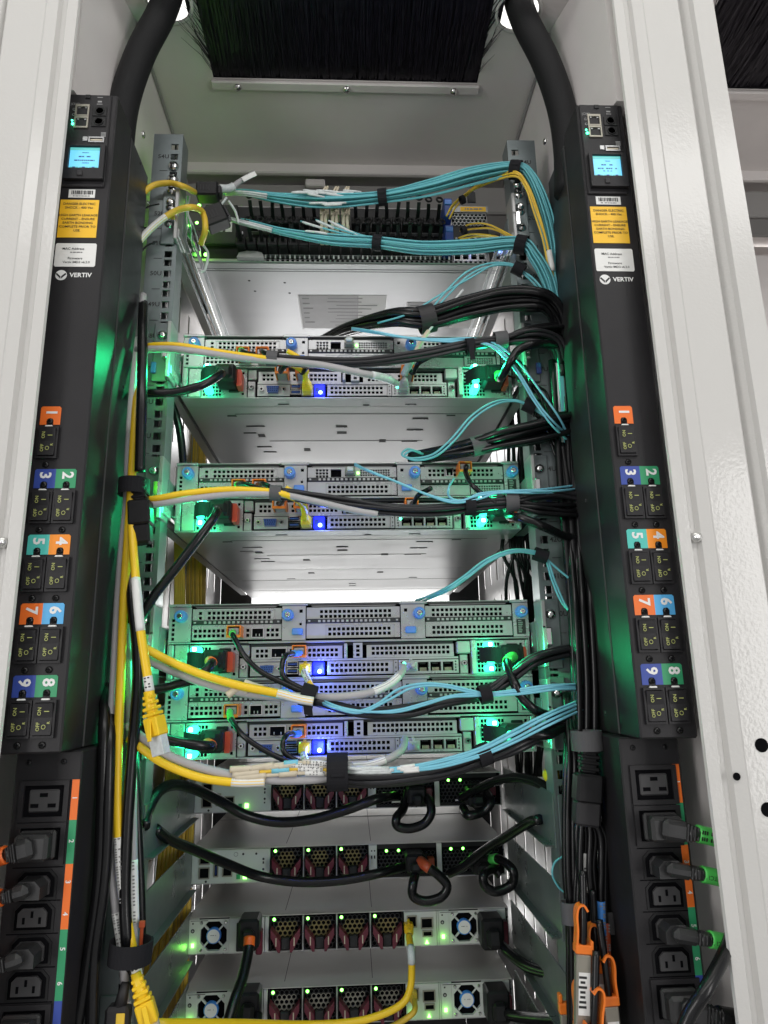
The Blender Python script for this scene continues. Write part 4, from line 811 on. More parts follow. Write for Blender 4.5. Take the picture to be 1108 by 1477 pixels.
def psu_fan(T, x0, cxm, xe, plug0, n):
    m = MB(); N = 8; R0 = 0.0192; cx, cz = X(cxm), Zt(21.8); hs = 0.0205; v = []
    # square frame with octagonal opening
    oc = [(cx+R0*math.cos(math.pi/8+k*math.pi/4), cz+R0*math.sin(math.pi/8+k*math.pi/4)) for k in range(8)]
    sq = []
    for k in range(8):
        a = math.pi/8+k*math.pi/4; e = 0.0206/max(abs(math.cos(a)), abs(math.sin(a))); sq.append((cx+e*math.cos(a), cz+e*math.sin(a)))
    co = {1: (cx+hs, cz+hs)}
    for k in range(8):
        a, b = oc[k], oc[(k+1) % 8]; c, d = sq[k], sq[(k+1) % 8]
        m.quad((a[0], -0.0030, a[1]), (b[0], -0.0030, b[1]), (d[0], -0.0030, d[1]), (c[0], -0.0030, c[1]), M_PANEL)
        m.quad((a[0], -0.0030, a[1]), (a[0], 0.004, a[1]), (b[0], 0.004, b[1]), (b[0], -0.0030, b[1]), M_PANEL)
    for sx in (-1, 1):
        for sz in (-1, 1):
            t = 0.0206*math.tan(math.pi/8)
            m.add([(cx+sx*0.0206, -0.0030, cz+sz*t), (cx+sx*0.0206, -0.0030, cz+sz*0.0206), (cx+sx*t, -0.0030, cz+sz*0.0206)], [(0, 1, 2)], M_PANEL)
            m.lathe((cx+sx*0.0163, -0.0030, cz+sz*0.0163), [(0.0023, 0), (0.0022, 0.001), (0.0012, 0.0018)], 10, M_CHROME)
            q = Vector((sx, 0, sz)).normalized(); w = Vector((-sz, 0, sx)).normalized()*0.0011
            a, b = Vector((cx, -0.0016, cz))+q*0.009, Vector((cx, -0.0016, cz))+q*0.021
            m.add([a-w, a+w, b+w, b-w], [(0, 1, 2, 3)], M_PANEL); m.add([a-w, b-w, b-w+Vector((0, .003, 0)), a-w+Vector((0, .003, 0))], [(0, 1, 2, 3)], M_PANEL)
    if cx-0.0206 > X(x0): m.box(X(x0), cx-0.0206, -0.0032, 0.006, Zt(43), Zt(0.8), M_PANEL, 0.0004)
    m.box(cx+0.0206, X(xe), -0.0032, 0.006, Zt(43), Zt(0.8), M_PANEL, 0.0004)
    m.box(X(x0+2), X(cxm-8), -0.0036, -0.0033, Zt(3), Zt(2.4), M_INK); m.lathe((X(x0+5), -0.0032, Zt(6)), [(0.0012, 0), (0.001, 0.0003)], 8, M_INK); m.lathe((X(x0+5), -0.0032, Zt(15)), [(0.0026, 0), (0.0024, 0.0005)], 12, M_INK); m.lathe((X(x0+5), -0.0037, Zt(15)), [(0.0013, 0), (0.0012, 0.0004)], 10, M_ZINC)
    P = m.build('power_supply', T)
    f = MB()
    for k in range(7):
        a = 2*math.pi*k/7; pr = []
        for rr, yy, da in ((0.0085, 0.003, 0), (0.0180, 0.0028, 0.25), (0.0180, 0.0105, 0.80), (0.0085, 0.0105, 0.65)): pr.append((cx+rr*math.cos(a+da), yy, cz+rr*math.sin(a+da)))
        f.add(pr, [(0, 1, 2, 3)], M_BLACK)
    f.lathe((cx, 0.010, cz), [(0.0098, 0), (0.0098, 0.0125), (0.0092, 0.0135)], 24, M_BSLV); f.lathe((cx, -0.0036, cz), [(0.0083, 0), (0.0083, 0.0003)], 24, M_LABEL)
    dashes(f, cx-0.004, cx+0.004, cz+0.001, -0.0039, 0.0009, M_INKG, random.Random(n)); f.box(cx-0.0205, cx+0.0205, 0.0115, 0.012, cz-0.0205, cz+0.0205, M_VOID); f.build('fan', P)
    f = MB(); f.box(X(x0+3.6), X(x0+7.6), -0.0038, -0.0033, Zt(35), Zt(30), M_LED, 0.0003); f.build('status_led', P)
    led_lamp((X(x0+5.5)-0.0045, DY-0.010, DZ[n if n < 5 else n-9]+0.011), (0.3, 1, 0.12), 0.0022)
    f = MB(); f.box(X(plug0), X(plug0+28), -0.004, -0.0002, Zt(42), Zt(4), M_BLACK, 0.001) if 0 else f.box(X(plug0), X(plug0+26), -0.0062, -0.0033, Zt(41), Zt(6), M_BLACK, 0.001); f.box(X(plug0+5), X(plug0+24), -0.008, -0.0033, Zt(5.6), Zt(1.2), M_GREY, 0.001); f.build('power_inlet', P)
    f = MB(); f.box(X(plug0+27.5), X(plug0+36), -0.018, -0.0033, Zt(42), Zt(13), M_MAROON, 0.0016); f.build('release_tab', P)
def type_b(n, label):
    T = lower_body(n, label)
    psu_fan(T, 2, 35, 103, 66, n); divider1(T, 104, 109)
    for i in range(4): fan_module(T, 110.5+45.8*i, 154.5+45.8*i, 'B', n == 3)
    for i in range(3): divider1(T, 154.6+45.8*i, 156.2+45.8*i)
    m = MB(); m.box(X(293.5), X(338), -0.0032, 0.006, Zt(43), Zt(0.8), M_PANEL, 0.0006); P = m.build('port_panel', T)
    jack(P, 297, 311, 5, 20, 'network_port'); jack(P, 316, 333, 8, 22, 'network_port'); jack(P, 318, 332, 24, 32, 'usb_port')
    for a, t in ((300, 34), (324, 38)):
        m = MB(); m.prism([(X(a-2.4), Zt(t+2.4)), (X(a+2.4), Zt(t+2.4)), (X(a), Zt(t-2.4))], 'y', -0.0038, -0.0033, M_LED); m.build('status_led', P); led_lamp((X(a)-0.0045, DY-0.010, DZ[n]+H1-t/1000), (0.3, 1, 0.1), 0.0012)
    psu_fan(T, 341, 376, 434, 398, n+9); divider1(T, 338.4, 340.6)
    return T
type_a(1, 'one unit switch with maroon fans half hidden by the lowest cable bundle', False)
type_a(2, 'one unit switch with maroon fans and pink plug tab, second of four', True)
type_b(3, 'one unit switch with two white hub fans and a yellow patch plug', )
type_b(4, 'one unit switch with white hub fans at the bottom edge')
for n in (1, 2, 3, 4):
    for s in (-1, 1):
        T = thing('support_arm', f"flat grey green steel arm holding the {('first', 'second', 'third', 'fourth')[n-1]} lower switch at its {'left' if s < 0 else 'right'}", 'support arm', (s*0.2225, 0, DZ[n]), 'arms holding the lower switches')
        m = MB(); m.box(-0.001*1, 0.001, 0.001, 0.262, -0.006, 0.050, M_ARM, 0.0006); m.box(-s*0.001, -s*0.010, 0.01, 0.24, -0.006, -0.0045, M_ARM); m.build('arm_plate', T)
        m = MB(); m.box(s*0.004, s*0.032, -0.0022, -0.0006, -0.004, 0.048, M_GALV, 0.0005); F = m.build('arm_flange', T)
        pass
# ------------------------------------------------------------------ cables
def obox(mb, c, ax, up, L, Wd, H, m, ch=0.0):
    """box centred at c, length L along ax, width Wd across, height H along up"""
    ax = Vector(ax).normalized(); up = Vector(up); up = (up-ax*up.dot(ax)).normalized(); sd = ax.cross(up); c = Vector(c)
    o = len(mb.v); mb.box(-L/2, L/2, -Wd/2, Wd/2, -H/2, H/2, m, ch)
    for i in range(o, len(mb.v)):
        v = mb.v[i]; mb.v[i] = tuple(c+ax*v[0]+sd*v[1]+up*v[2])
def place(mb, name, O, parent=None):
    O = Vector(O); mb.v = [(v[0]-O.x, v[1]-O.y, v[2]-O.z) for v in mb.v]
    return mb.build(name, parent) if parent else mb.build(name, None, O)
def part(root, name, mb): return place(mb, name, root.location, root)
def cable(name, label, cat, P, r, m, group=None, n=8, k=8):
    S_ = spline(P, k); mb = MB(); mb.tube(S_, r, m, n); o = place(mb, name, S_[0]); tag(o, label, cat, group); return o, S_
def sleeve(root, S_, f0, f1, r, m, name='label_sleeve', n=8, marks=None):
    N = len(S_); i0 = max(0, int(f0*(N-1))); i1 = min(N-1, max(i0+1, int(f1*(N-1)))); mb = MB(); mb.tube(S_[i0:i1+1], r, m, n)
    if marks:
        for j in range(i0, i1):
            a, b = S_[j], S_[j+1]; t = (b-a); L = t.length
            if L < 1e-6: continue
            t /= L; nq = max(1, int(L/0.0022)); fr = Vector((0, -1, 0)); fr = (fr-t*fr.dot(t)).normalized(); sd = t.cross(fr)
            for q in range(nq):
                c = a+t*(L*(q+0.5)/nq)+fr*(r*0.97)
                for w in (-1, 1):
                    if random.random() < 0.75: obox(mb, c+sd*(w*r*0.35), t, fr, 0.0012, r*0.42, 0.0005, marks)
    return part(root, name, mb)
def bundle(count, P, rad, r, m, name, label, cat, group, seed=0, k=7, n=6, flat=1.0, ends=(0.0, 0.0), twist=0.8):
    """strands running together; rad: bundle radius per control point"""
    rnd = random.Random(seed); P = [Vector(p) for p in P]; out = []; spots = []; tries = 0
    while len(spots) < count:
        a, b = rnd.uniform(-1, 1), rnd.uniform(-1, 1); tries += 1
        if a*a+b*b <= 1 and (tries > 600 or all((a-c)**2+(b-d)**2 > 2.2/count for c, d in spots)): spots.append((a, b))
    for i, (a, b) in enumerate(spots):
        tw = rnd.uniform(-twist, twist); Q = []; s0, s1 = rnd.uniform(0, ends[0]), rnd.uniform(0, ends[1])
        for j, p in enumerate(P):
            t = (P[min(j+1, len(P)-1)]-P[max(j-1, 0)]).normalized(); u = Vector((0, -1, 0)); u = (u-t*u.dot(t)).normalized(); w = t.cross(u)
            an = tw*j/len(P); aa = a*math.cos(an)-b*math.sin(an); bb = a*math.sin(an)+b*math.cos(an)
            Q.append(p+u*(aa*rad[j]*flat)+w*(bb*rad[j])+Vector((rnd.gauss(0, r*0.25), rnd.gauss(0, r*0.25), rnd.gauss(0, r*0.25))))
        S_ = spline(Q, k); N = len(S_); S_ = S_[int(s0*N):N-int(s1*N)]
        mb = MB(); mb.tube(S_, r, m, n); o = place(mb, name, S_[0]); tag(o, label, cat, group); out.append((o, S_))
    return out
def wrap(label, c, d, R1, w, m=M_VELCRO, R2=None, tail=None, group='hook tape straps round the cable bundles'):
    """hook tape wound round a bundle: overlapping turns with a loose end"""
    c = Vector(c); d = Vector(d).normalized(); u = Vector((0, -1, 0)); u = (u-d*u.dot(d)).normalized(); s = d.cross(u); R2 = R2 or R1; mb = MB(); P = []
    for k in range(40):
        a = 2*math.pi*1.25*k/39+0.6; q = 1+0.07*k/39; P.append(c+u*(math.cos(a)*R1*q)+s*(math.sin(a)*R2*q))
    mb.strap(P, w, 0.0011, m, d)
    o = place(mb, 'hook_tape_strap', c); tag(o, label, 'cable strap', group)
    if tail:
        t = MB(); t.strap(spline([c+u*R1*1.04+Vector((0, 0, 0)), c+u*(R1*1.15)+Vector((0, 0, -tail*0.5)), c+u*R1+Vector((0.001, 0, -tail))], 4), w*0.6, 0.0011, m, d); part(o, 'loose_end', t)
    return o
def rj45(root, c, d, up, body, boot=None, scale=1.0, tip=True):
    """patch plug: boot towards the cable, clear tip along d"""
    c = Vector(c); d = Vector(d).normalized(); mb = MB(); q = scale
    obox(mb, c+d*0.006*q, d, up, 0.014*q, 0.0125*q, 0.011*q, body, 0.0012)
    upn = Vector(up); upn = (upn-d*upn.dot(d)).normalized()
    for k in range(4): obox(mb, c-d*(0.003+0.0042*k)*q, d, up, 0.0024*q, (0.0115-0.0012*k)*q, (0.010-0.0011*k)*q, body, 0.0006)
    mb.tube([c-d*0.020*q, c+d*0.002*q], [0.0035*q, 0.0045*q], body, 10)
    obox(mb, c+d*0.008*q+upn*0.0075*q, d+upn*0.25, upn, 0.015*q, 0.0035*q, 0.0012*q, body, 0.0004)
    o = part(root, 'plug', mb)
    if tip: t = MB(); obox(t, c+d*0.0195*q, d, up, 0.014*q, 0.0112*q, 0.0078*q, M_CLEARL if tip is True else tip, 0.0006); t2 = part(root, 'plug_tip', t)
    return o
# ---- aqua fibre bundles across the top switch
A1 = px(0, (318, 278, .10), (352, 277, .075), (400, 285, .06), (470, 290, .045), (552, 284, .035), (620, 271, .02), (685, 253, 0), (744, 243, -.022), (764, 256, -.022), (783, 300, -.020), (796, 352, -.014), (804, 420, -.008), (815, 470, -.006))
G1 = 'aqua fibres of the upper top bundle'; G2 = 'aqua fibres of the lower top bundle'
bundle(22, A1, [.0022, .004, .007, .010, .0085, .0115, .012, .0085, .009, .011, .010, .007, .006], .00135, M_AQUA, 'fibre_cable', 'thin aqua fibre in the upper bundle crossing the top switch', 'fibre cable', G1, 1, ends=(.28, 0), k=6)
A2 = px(0, (322, 314, .085), (360, 322, .07), (410, 335, .05), (480, 346, .035), (545, 350, .03), (610, 358, .015), (680, 356, 0), (750, 351, -.022), (772, 372, -.022), (790, 405, -.016), (802, 450, -.008), (813, 490, -.006))
bundle(16, A2, [.0022, .0035, .005, .008, .0078, .0095, .010, .0085, .009, .009, .007, .006], .00135, M_AQUA, 'fibre_cable', 'thin aqua fibre in the lower bundle crossing the top switch', 'fibre cable', G2, 2, ends=(.28, 0), k=6)
def boot(i, x0, y0, x1, y1, Y, lab, m=M_CLEARL):
    a, b = at(x0, y0, Y), at(x1, y1, Y); mb = MB(); mb.tube([a, a.lerp(b, .15), a.lerp(b, .7), b], [.0011, .0017, .0016, .0012], m, 7)
    o = place(mb, 'fibre_sleeve', a); tag(o, lab, 'cable sleeve', 'cloudy sleeves on the top fibres'); return o
rb_ = random.Random(9)
for i in range(13):
    x, y = rb_.uniform(420, 505), rb_.uniform(274, 281); boot(i, x, y, x+rb_.uniform(22, 34), y+rb_.uniform(0, 5), .035, 'cloudy sleeve on an aqua fibre of the upper top bundle')
for i in range(5):
    x, y = rb_.uniform(445, 490), 294+rb_.uniform(-1, 2); boot(i, x, y, x+26, y-1, .032, 'cloudy sleeve on an aqua fibre of the upper top bundle')
for i, (x, y, a, b) in enumerate(((436, 320, 466, 329), (456, 318, 482, 329), (474, 318, 512, 337), (480, 322, 520, 341), (440, 333, 470, 336), (458, 335, 482, 339))):
    o = boot(i, x, y, a, b, .030, 'cloudy sleeve on an aqua fibre of the lower top bundle')
for i, (x, y, p) in enumerate(((434, 319, ((466, 329), (500, 338), (545, 347))), (456, 317, ((482, 328), (515, 338), (545, 346))), (474, 318, ((512, 336), (545, 345))), (486, 322, ((520, 341), (546, 348))))):
    cable('fibre_cable', 'thin aqua fibre in the lower bundle crossing the top switch', 'fibre cable', [at(x, y, .05)]+[at(a, b, .03) for a, b in p], .00135, M_AQUA, G2, 6, 5)
bundle(6, px(.05, (326, 278, .07), (352, 278), (385, 283)), [.003, .0035, .003], .0013, M_CLEARL, 'fibre_sleeve', 'cloudy sleeve at the left start of the upper top bundle', 'cable sleeve', 'cloudy sleeves at the bundle starts', 12)
bundle(5, px(.05, (325, 314, .07), (350, 321), (392, 332)), [.0025, .0035, .003], .0013, M_CLEARL, 'fibre_sleeve', 'cloudy sleeve at the left start of the lower top bundle', 'cable sleeve', 'cloudy sleeves at the bundle starts', 13)
wrap('black strap round the upper aqua bundle over the switch middle', at(552, 284, .035), A1[5]-A1[3], .0105, .0125, tail=.004)
wrap('black strap round the lower aqua bundle over the switch middle', at(545, 350, .03), A2[5]-A2[3], .0100, .0125, tail=.003)
wrap('black strap holding the upper aqua bundle to the right rail top', at(744, 245, -.022), A1[8]-A1[6], .0112, .015, tail=.005)
wrap('black strap holding the lower aqua bundle to the right rail', at(752, 353, -.022), A2[8]-A2[6], .0112, .0145, tail=.006)
# yellow fibres at the right
for k, (pts) in enumerate((((648, 316), (660, 296), (690, 268), (738, 250), (758, 264), (772, 300), (786, 340), (793, 372), (797, 400)), ((644, 312), (656, 292), (686, 272), (738, 254), (757, 268), (769, 302), (783, 345), (790, 380), (797, 410)), ((646, 308), (662, 288), (694, 264), (740, 247), (762, 268), (778, 310), (789, 350), (796, 385), (800, 420)))):
    P = [at(p[0], p[1], [.07, .06, .03, -.028, -.03, -.03, -.026, -.022, -.012][j]) for j, p in enumerate(pts)]
    o, S_ = cable('fibre_cable', 'yellow fibre under the upper aqua bundle, bent down the right rail', 'fibre cable', P, .0014, M_YELF, 'yellow fibres of the top switch, upper three', 6, 6)
    if k == 2: sleeve(o, S_, .80, .90, .0040, M_LABEL, 'label_flag')
for k, (pts) in enumerate((((664, 330), (680, 323), (705, 324), (742, 342)), ((664, 333), (685, 330), (710, 330), (744, 346)), ((662, 343), (680, 338), (710, 340), (744, 349)), ((664, 345), (690, 341), (715, 343), (742, 352)))):
    P = [at(p[0], p[1], [.08, .06, .03, -.018][j]) for j, p in enumerate(pts)]
    cable('fibre_cable', 'short yellow fibre arching into the lower aqua bundle strap', 'fibre cable', P, .0013, M_YELF, 'yellow fibres of the top switch, lower four', 6, 7)
for k, (x, y) in enumerate(((667, 288), (669, 332))):
    P = [at(x, y, .045), at(x-6, y+14, .07)]
    wrap('small black clip on the yellow fibres beside the blue module' + (', upper one' if k == 0 else ', lower one'), at(x, y, .045), Vector((1, 0, .5)), .0052, .006)
o = thing('cable_tag', 'dark square cable tag beside the yellow fibres of the switch', 'cable tag', at(680, 284, .06)); m = MB(); m.box(-.006, .006, -.001, .001, -.010, .008, M_BLACK, .0005); m.prism([(-.004, .008), (.004, .008), (.002, .012), (-.002, .012)], 'y', -.0008, .0008, M_BLACK); m.build('tag_plate', o)
# third small aqua cable
for k, pts in enumerate((((604, 470, -.005), (618, 452), (640, 424), (672, 393), (705, 380), (735, 380), (750, 388), (775, 408), (796, 440), (806, 470, -.006)), ((608, 468, -.005), (622, 454), (646, 426), (678, 396), (708, 384), (736, 383), (752, 392), (778, 418), (797, 450), (806, 475, -.006)), ((545, 466, .0), (590, 452), (640, 422), (680, 400), (712, 382), (737, 381), (752, 390), (772, 404), (794, 434), (805, 460, -.006)))):
    o, S_ = cable('fibre_cable', 'slack aqua fibre falling from the strap to the topmost server', 'fibre cable', px(-.02, *pts), .0013, M_AQUA, 'slack aqua fibres over the topmost server', 6, 6)
wrap('round black strap knot under the two aqua bundles', at(748, 388, -.02), (1, 0, -.6), .0075, .015)
o, S_ = cable('fibre_cable', 'pale duplex fibre dropping into an orange latch of the topmost server', 'fibre cable', px(-.02, (668, 418), (640, 452), (612, 486), (594, 518, -.01), (583, 540, .01)), .0016, M_CLEARL, None, 6)
sleeve(o, S_, .45, .82, .0030, M_BEIGE, 'beige_boot'); sleeve(o, S_, .80, 1, .0050, M_CLEARL, 'plug')
# server fibre runs
def run(name_lab, grp, paths, Y, r=.0014, m=M_AQUAL, k=7):
    res = []
    for pts in paths: res.append(cable('fibre_cable', name_lab, 'fibre cable', px(Y, *pts), r, m, grp, 6, k))
    return res
run('aqua fibre arching from the topmost server down the right rail', 'aqua fibres of the topmost server', [((508, 473, .02), (540, 478), (590, 487), (640, 489), (680, 488), (715, 496), (748, 523), (780, 565), (805, 600), (822, 632, -.007)), ((508, 475, .02), (545, 481), (600, 489), (650, 491), (690, 493), (722, 505), (750, 540), (775, 580), (798, 608), (820, 628, -.007)), ((509, 474, .02), (542, 479), (595, 489), (645, 493), (685, 494), (712, 502), (742, 533), (768, 575), (795, 612), (820, 636, -.007))], -.035, m=M_AQUAL)
run('aqua fibre looping from the second server lid up to the strap', 'aqua fibres of the second server, upper', [((606, 652, .0), (588, 648), (580, 656), (596, 661), (625, 655), (652, 632), (680, 600), (712, 580), (742, 577), (762, 584), (790, 601), (818, 628, -.007)), ((610, 655, .0), (594, 650), (584, 658), (602, 664), (630, 657), (656, 635), (684, 603), (716, 583), (744, 579), (766, 588), (792, 606), (818, 634, -.007))], -.02, m=M_AQUA)
wrap('round black strap on the aqua fibres above the second server', at(764, 585, -.02), (1, 0, -.5), .0080, .015)
run('aqua fibre sagging over the second server to the right rail', 'aqua fibres of the second server, lower', [((512, 669, .02), (530, 678), (560, 690), (600, 707), (640, 720), (668, 722), (692, 712), (730, 708), (780, 706), (832, 700, -.007)), ((512, 671, .02), (535, 681), (575, 696), (620, 715), (655, 725), (690, 720), (720, 711), (770, 711), (832, 711, -.007)), ((655, 690, .01), (648, 702), (648, 716), (664, 722), (690, 715), (735, 709), (800, 708), (834, 705, -.007))], -.04)
run('aqua fibre arching over the third server to the right strap', 'aqua fibres above the third server', [((604, 866, .06), (640, 850), (668, 832), (700, 808), (735, 794), (765, 794), (782, 801), (806, 822), (826, 838), (850, 858, -.007)), ((608, 868, .06), (644, 853), (672, 835), (704, 811), (738, 797), (766, 798), (786, 806), (797, 838), (815, 875), (852, 904, -.007)), ((600, 866, .06), (642, 852), (676, 830), (708, 807), (740, 796), (768, 796), (788, 804), (802, 842), (822, 882), (852, 900, -.007))], -.02, m=M_AQUA)
wrap('square black strap on the aqua fibres over the third server', at(780, 801, -.02), (1, 0, -.35), .0070, .016)
run('pale aqua fibre from the strap on the lowest server to its right', 'aqua fibres across the lowest server', [((455, 1008, -.035), (480, 1020), (515, 1026), (545, 1015), (575, 994), (610, 986), (645, 988), (680, 996), (702, 1000), (745, 995), (800, 988), (860, 988, -.007)), ((455, 1011, -.035), (485, 1022), (520, 1028), (560, 1010), (590, 994), (620, 989), (650, 992), (680, 999), (704, 1001), (748, 997), (805, 991), (860, 992, -.007)), ((455, 1012, -.035), (490, 1022), (530, 1027), (575, 1024), (620, 1012), (650, 1004), (678, 1001), (705, 1004), (750, 1000), (806, 989), (860, 985, -.007)), ((455, 1006, -.035), (490, 1020), (525, 1026), (572, 1027), (615, 1016), (648, 1006), (680, 1004), (706, 1003), (752, 1001), (810, 994), (860, 994, -.007))], -.05)
L = run('pale aqua fibre rising along the lowest cable bundle to the right', 'aqua fibres along the lowest bundle', [((500, 1107, -.05), (530, 1108), (580, 1108), (630, 1100), (692, 1083), (735, 1063), (790, 1034), (862, 1003, -.007)), ((500, 1111, -.05), (530, 1112), (585, 1110), (635, 1104), (694, 1088), (740, 1067), (795, 1038), (862, 1008, -.007)), ((500, 1109, -.055), (532, 1110), (585, 1106), (632, 1097), (690, 1080), (733, 1058), (788, 1030), (862, 1000, -.007)), ((500, 1113, -.055), (532, 1114), (590, 1112), (640, 1106), (696, 1090), (744, 1070), (800, 1042), (862, 1014, -.007)), ((500, 1108, -.06), (540, 1111), (590, 1109), (640, 1102), (690, 1084), (738, 1060), (796, 1031), (862, 1005, -.007))], -.065)
for o, S_ in L: sleeve(o, S_, 0, .24, .0022, M_CLEARL, 'clear_sleeve'); sleeve(o, S_, .27, .33, .0021, M_LABEL, 'white_sleeve')
# ---- black and grey bundles
GB = 'black cables in the {} bundle'
def bb(nm, count, P, rad, r, m, lab, seed, n=7, **k): return bundle(count, P, rad, r, m, 'network_cable', lab, 'cable', GB.format(nm), seed, n=n, **k)
bb('thick upper', 11, px(-.02, (462, 492, .16), (505, 472, .07), (570, 457, .0), (618, 458, -.015), (670, 443), (725, 430), (770, 430, -.03), (795, 440, -.025), (812, 475, -.012), (820, 540, -.008)), [.006, .008, .010, .013, .016, .018, .017, .013, .010, .008], .0040, M_BLACKR, 'black cable in the thick bundle rising over the topmost server', 21)
wrap('dark shiny strap with pale print round the thick upper black bundle', at(615, 460, -.013), (1, 0, .25), .0165, .020, M_DKGREY)
bb('topmost server', 8, px(-.03, (392, 518, -.045), (440, 522, -.045), (520, 523, -.04), (600, 513, -.035), (675, 498), (725, 490), (770, 484), (800, 492, -.02), (812, 520, -.008)), [.005, .0055, .0055, .006, .0065, .007, .011, .012, .010], .0027, M_GREYD, 'dark cable in the bundle across the front of the topmost server', 22)
bb('topmost rail', 5, px(-.03, (690, 496), (725, 492), (765, 482), (800, 478, -.02), (818, 480, -.007)), [.004, .005, .010, .012, .012], .0030, M_BLACKR, 'black cable fanning out over the right rail by the topmost server', 23)
wrap('grey strap round the dark bundle near the right rail, topmost server', at(722, 490, -.03), (1, 0, .1), .0095, .016, M_VELG)
wrap('black strap hanging over the topmost server beside the lit supply', at(678, 500, -.036), (1, 0, .1), .0095, .010, tail=.022)
wrap('grey strap joining yellow and grey cables to the topmost dark bundle', at(393, 517, -.046), (1, 0, -.1), .0085, .013, M_VELG)
bb('upper second', 8, px(-.02, (592, 660, .05), (640, 655, .02), (690, 643, -.005), (730, 632, -.02), (775, 622), (810, 612, -.015), (828, 606, -.007)), [.004, .007, .009, .013, .015, .015, .014], .0040, M_BLACKR, 'black cable in the bundle rising over the second server', 24)
wrap('grey strap round the black bundle over the second server', at(692, 642, -.006), (1, 0, .25), .0110, .022, M_VELG)
bb('second server', 8, px(-.03, (396, 712, -.045), (430, 716, -.045), (500, 727), (580, 736), (640, 734), (690, 728), (740, 723), (790, 716, -.02), (834, 722, -.007)), [.005, .0055, .0055, .0055, .006, .0065, .007, .010, .012], .0027, M_GREYD, 'dark cable in the bundle across the front of the second server', 25)
bb('second rail', 4, px(-.03, (740, 727), (775, 733), (810, 737, -.02), (838, 738, -.007)), [.005, .007, .009, .009], .0032, M_BLACKR, 'black cable fanning out over the right rail by the second server', 26)
wrap('black strap round the dark bundle in front of the second server', at(678, 730, -.032), (1, 0, .05), .0095, .012)
wrap('grey strap round the dark bundle near the right rail, second server', at(737, 724, -.03), (1, 0, .05), .0105, .0155, M_VELG)
wrap('grey strap joining yellow and grey cables to the second dark bundle', at(398, 711, -.046), (1, 0, -.05), .0080, .013, M_VELG)
bb('third server', 5, px(-.035, (452, 1012, -.04), (490, 1022), (530, 1030), (590, 1026), (640, 1015), (700, 1002), (735, 980), (770, 955), (805, 943, -.02), (842, 938, -.007)), [.004, .0045, .005, .005, .005, .005, .006, .006, .006, .005], .0030, M_GREYD, 'dark cable running under the aqua fibres of the lowest server', 27)
wrap('black strap round aqua and dark cables on the lowest server', at(700, 1001, -.045), (1, 0, .2), .0092, .0125)
wrap('large black strap hanging between the third and lowest servers', at(445, 1003, -.045), (1, 0, -.3), .0110, .016, tail=.020)
bb('lowest', 7, px(-.04, (440, 1118, -.04), (487, 1121), (540, 1124), (600, 1120), (650, 1110), (700, 1092), (750, 1072), (800, 1046, -.02), (848, 1024, -.007)), [.006, .0075, .008, .007, .007, .0075, .008, .008, .007], .0034, M_GREYD, 'dark cable in the lowest bundle over the switch fans', 28)
wrap('big square black strap on the lowest bundle over the fans', at(487, 1113, -.052), (1, 0, 0), .0175, .0215, tail=.004)
wrap('black strap on the lowest bundle by the right lit supply', at(698, 1088, -.055), (1, 0, .35), .0105, .0135)
# inner right tangle and vertical runs
rt = random.Random(31)
for i in range(16):
    x = rt.uniform(735, 772); P = px(.10, (x, 560+rt.uniform(0, 80), .16), (x+rt.uniform(-8, 8), 720, .13), (x+rt.uniform(-14, 16), 790, .10), (x+rt.uniform(-10, 22), 850, .12), (x+rt.uniform(0, 24), 960, .16), (x+rt.uniform(6, 30), 1120, .18))
    cable('network_cable', 'shiny black cable in the tangle behind the right rail', 'cable', P, .0026, M_BLACKR, 'black cables behind the right rail', 7, 6)
for i in range(6):
    P = px(-.03-.006*(i % 2), (816+rt.uniform(-4, 6), 1000, -.004), (817+i*4, 1090), (815+i*4, 1180), (816+i*4, 1260), (820+i*3.5, 1320), (824+i*3.5, 1490))
    cable('network_cable', 'black cable hanging along the lower right rail edge', 'cable', P, .0036, M_BLACKR, 'black cables along the lower right rail', 8, 7)
for i in range(9):
    x = 822+i*3.6+rt.uniform(-1, 1); dx = rt.uniform(-3, 3); Y = -.02-(i % 3)*.009
    top = (x-26+dx, rt.choice((430, 520, 610, 640)), -.006)
    P = px(Y, top, (x-14, 700, -.010), (x-6, 790, -.014), (x+2+dx, 880), (x+6, 980), (x+8+dx, 1060), (x+8, 1140), (x+4-dx, 1230), (x+2+dx, 1310), (x+4, 1490))
    cable('network_cable', 'black cable hanging down in front of the right rail', 'cable', P, .0036 if i % 3 else .0046, M_BLACKR, 'black cables down the right rail', 8, 7)
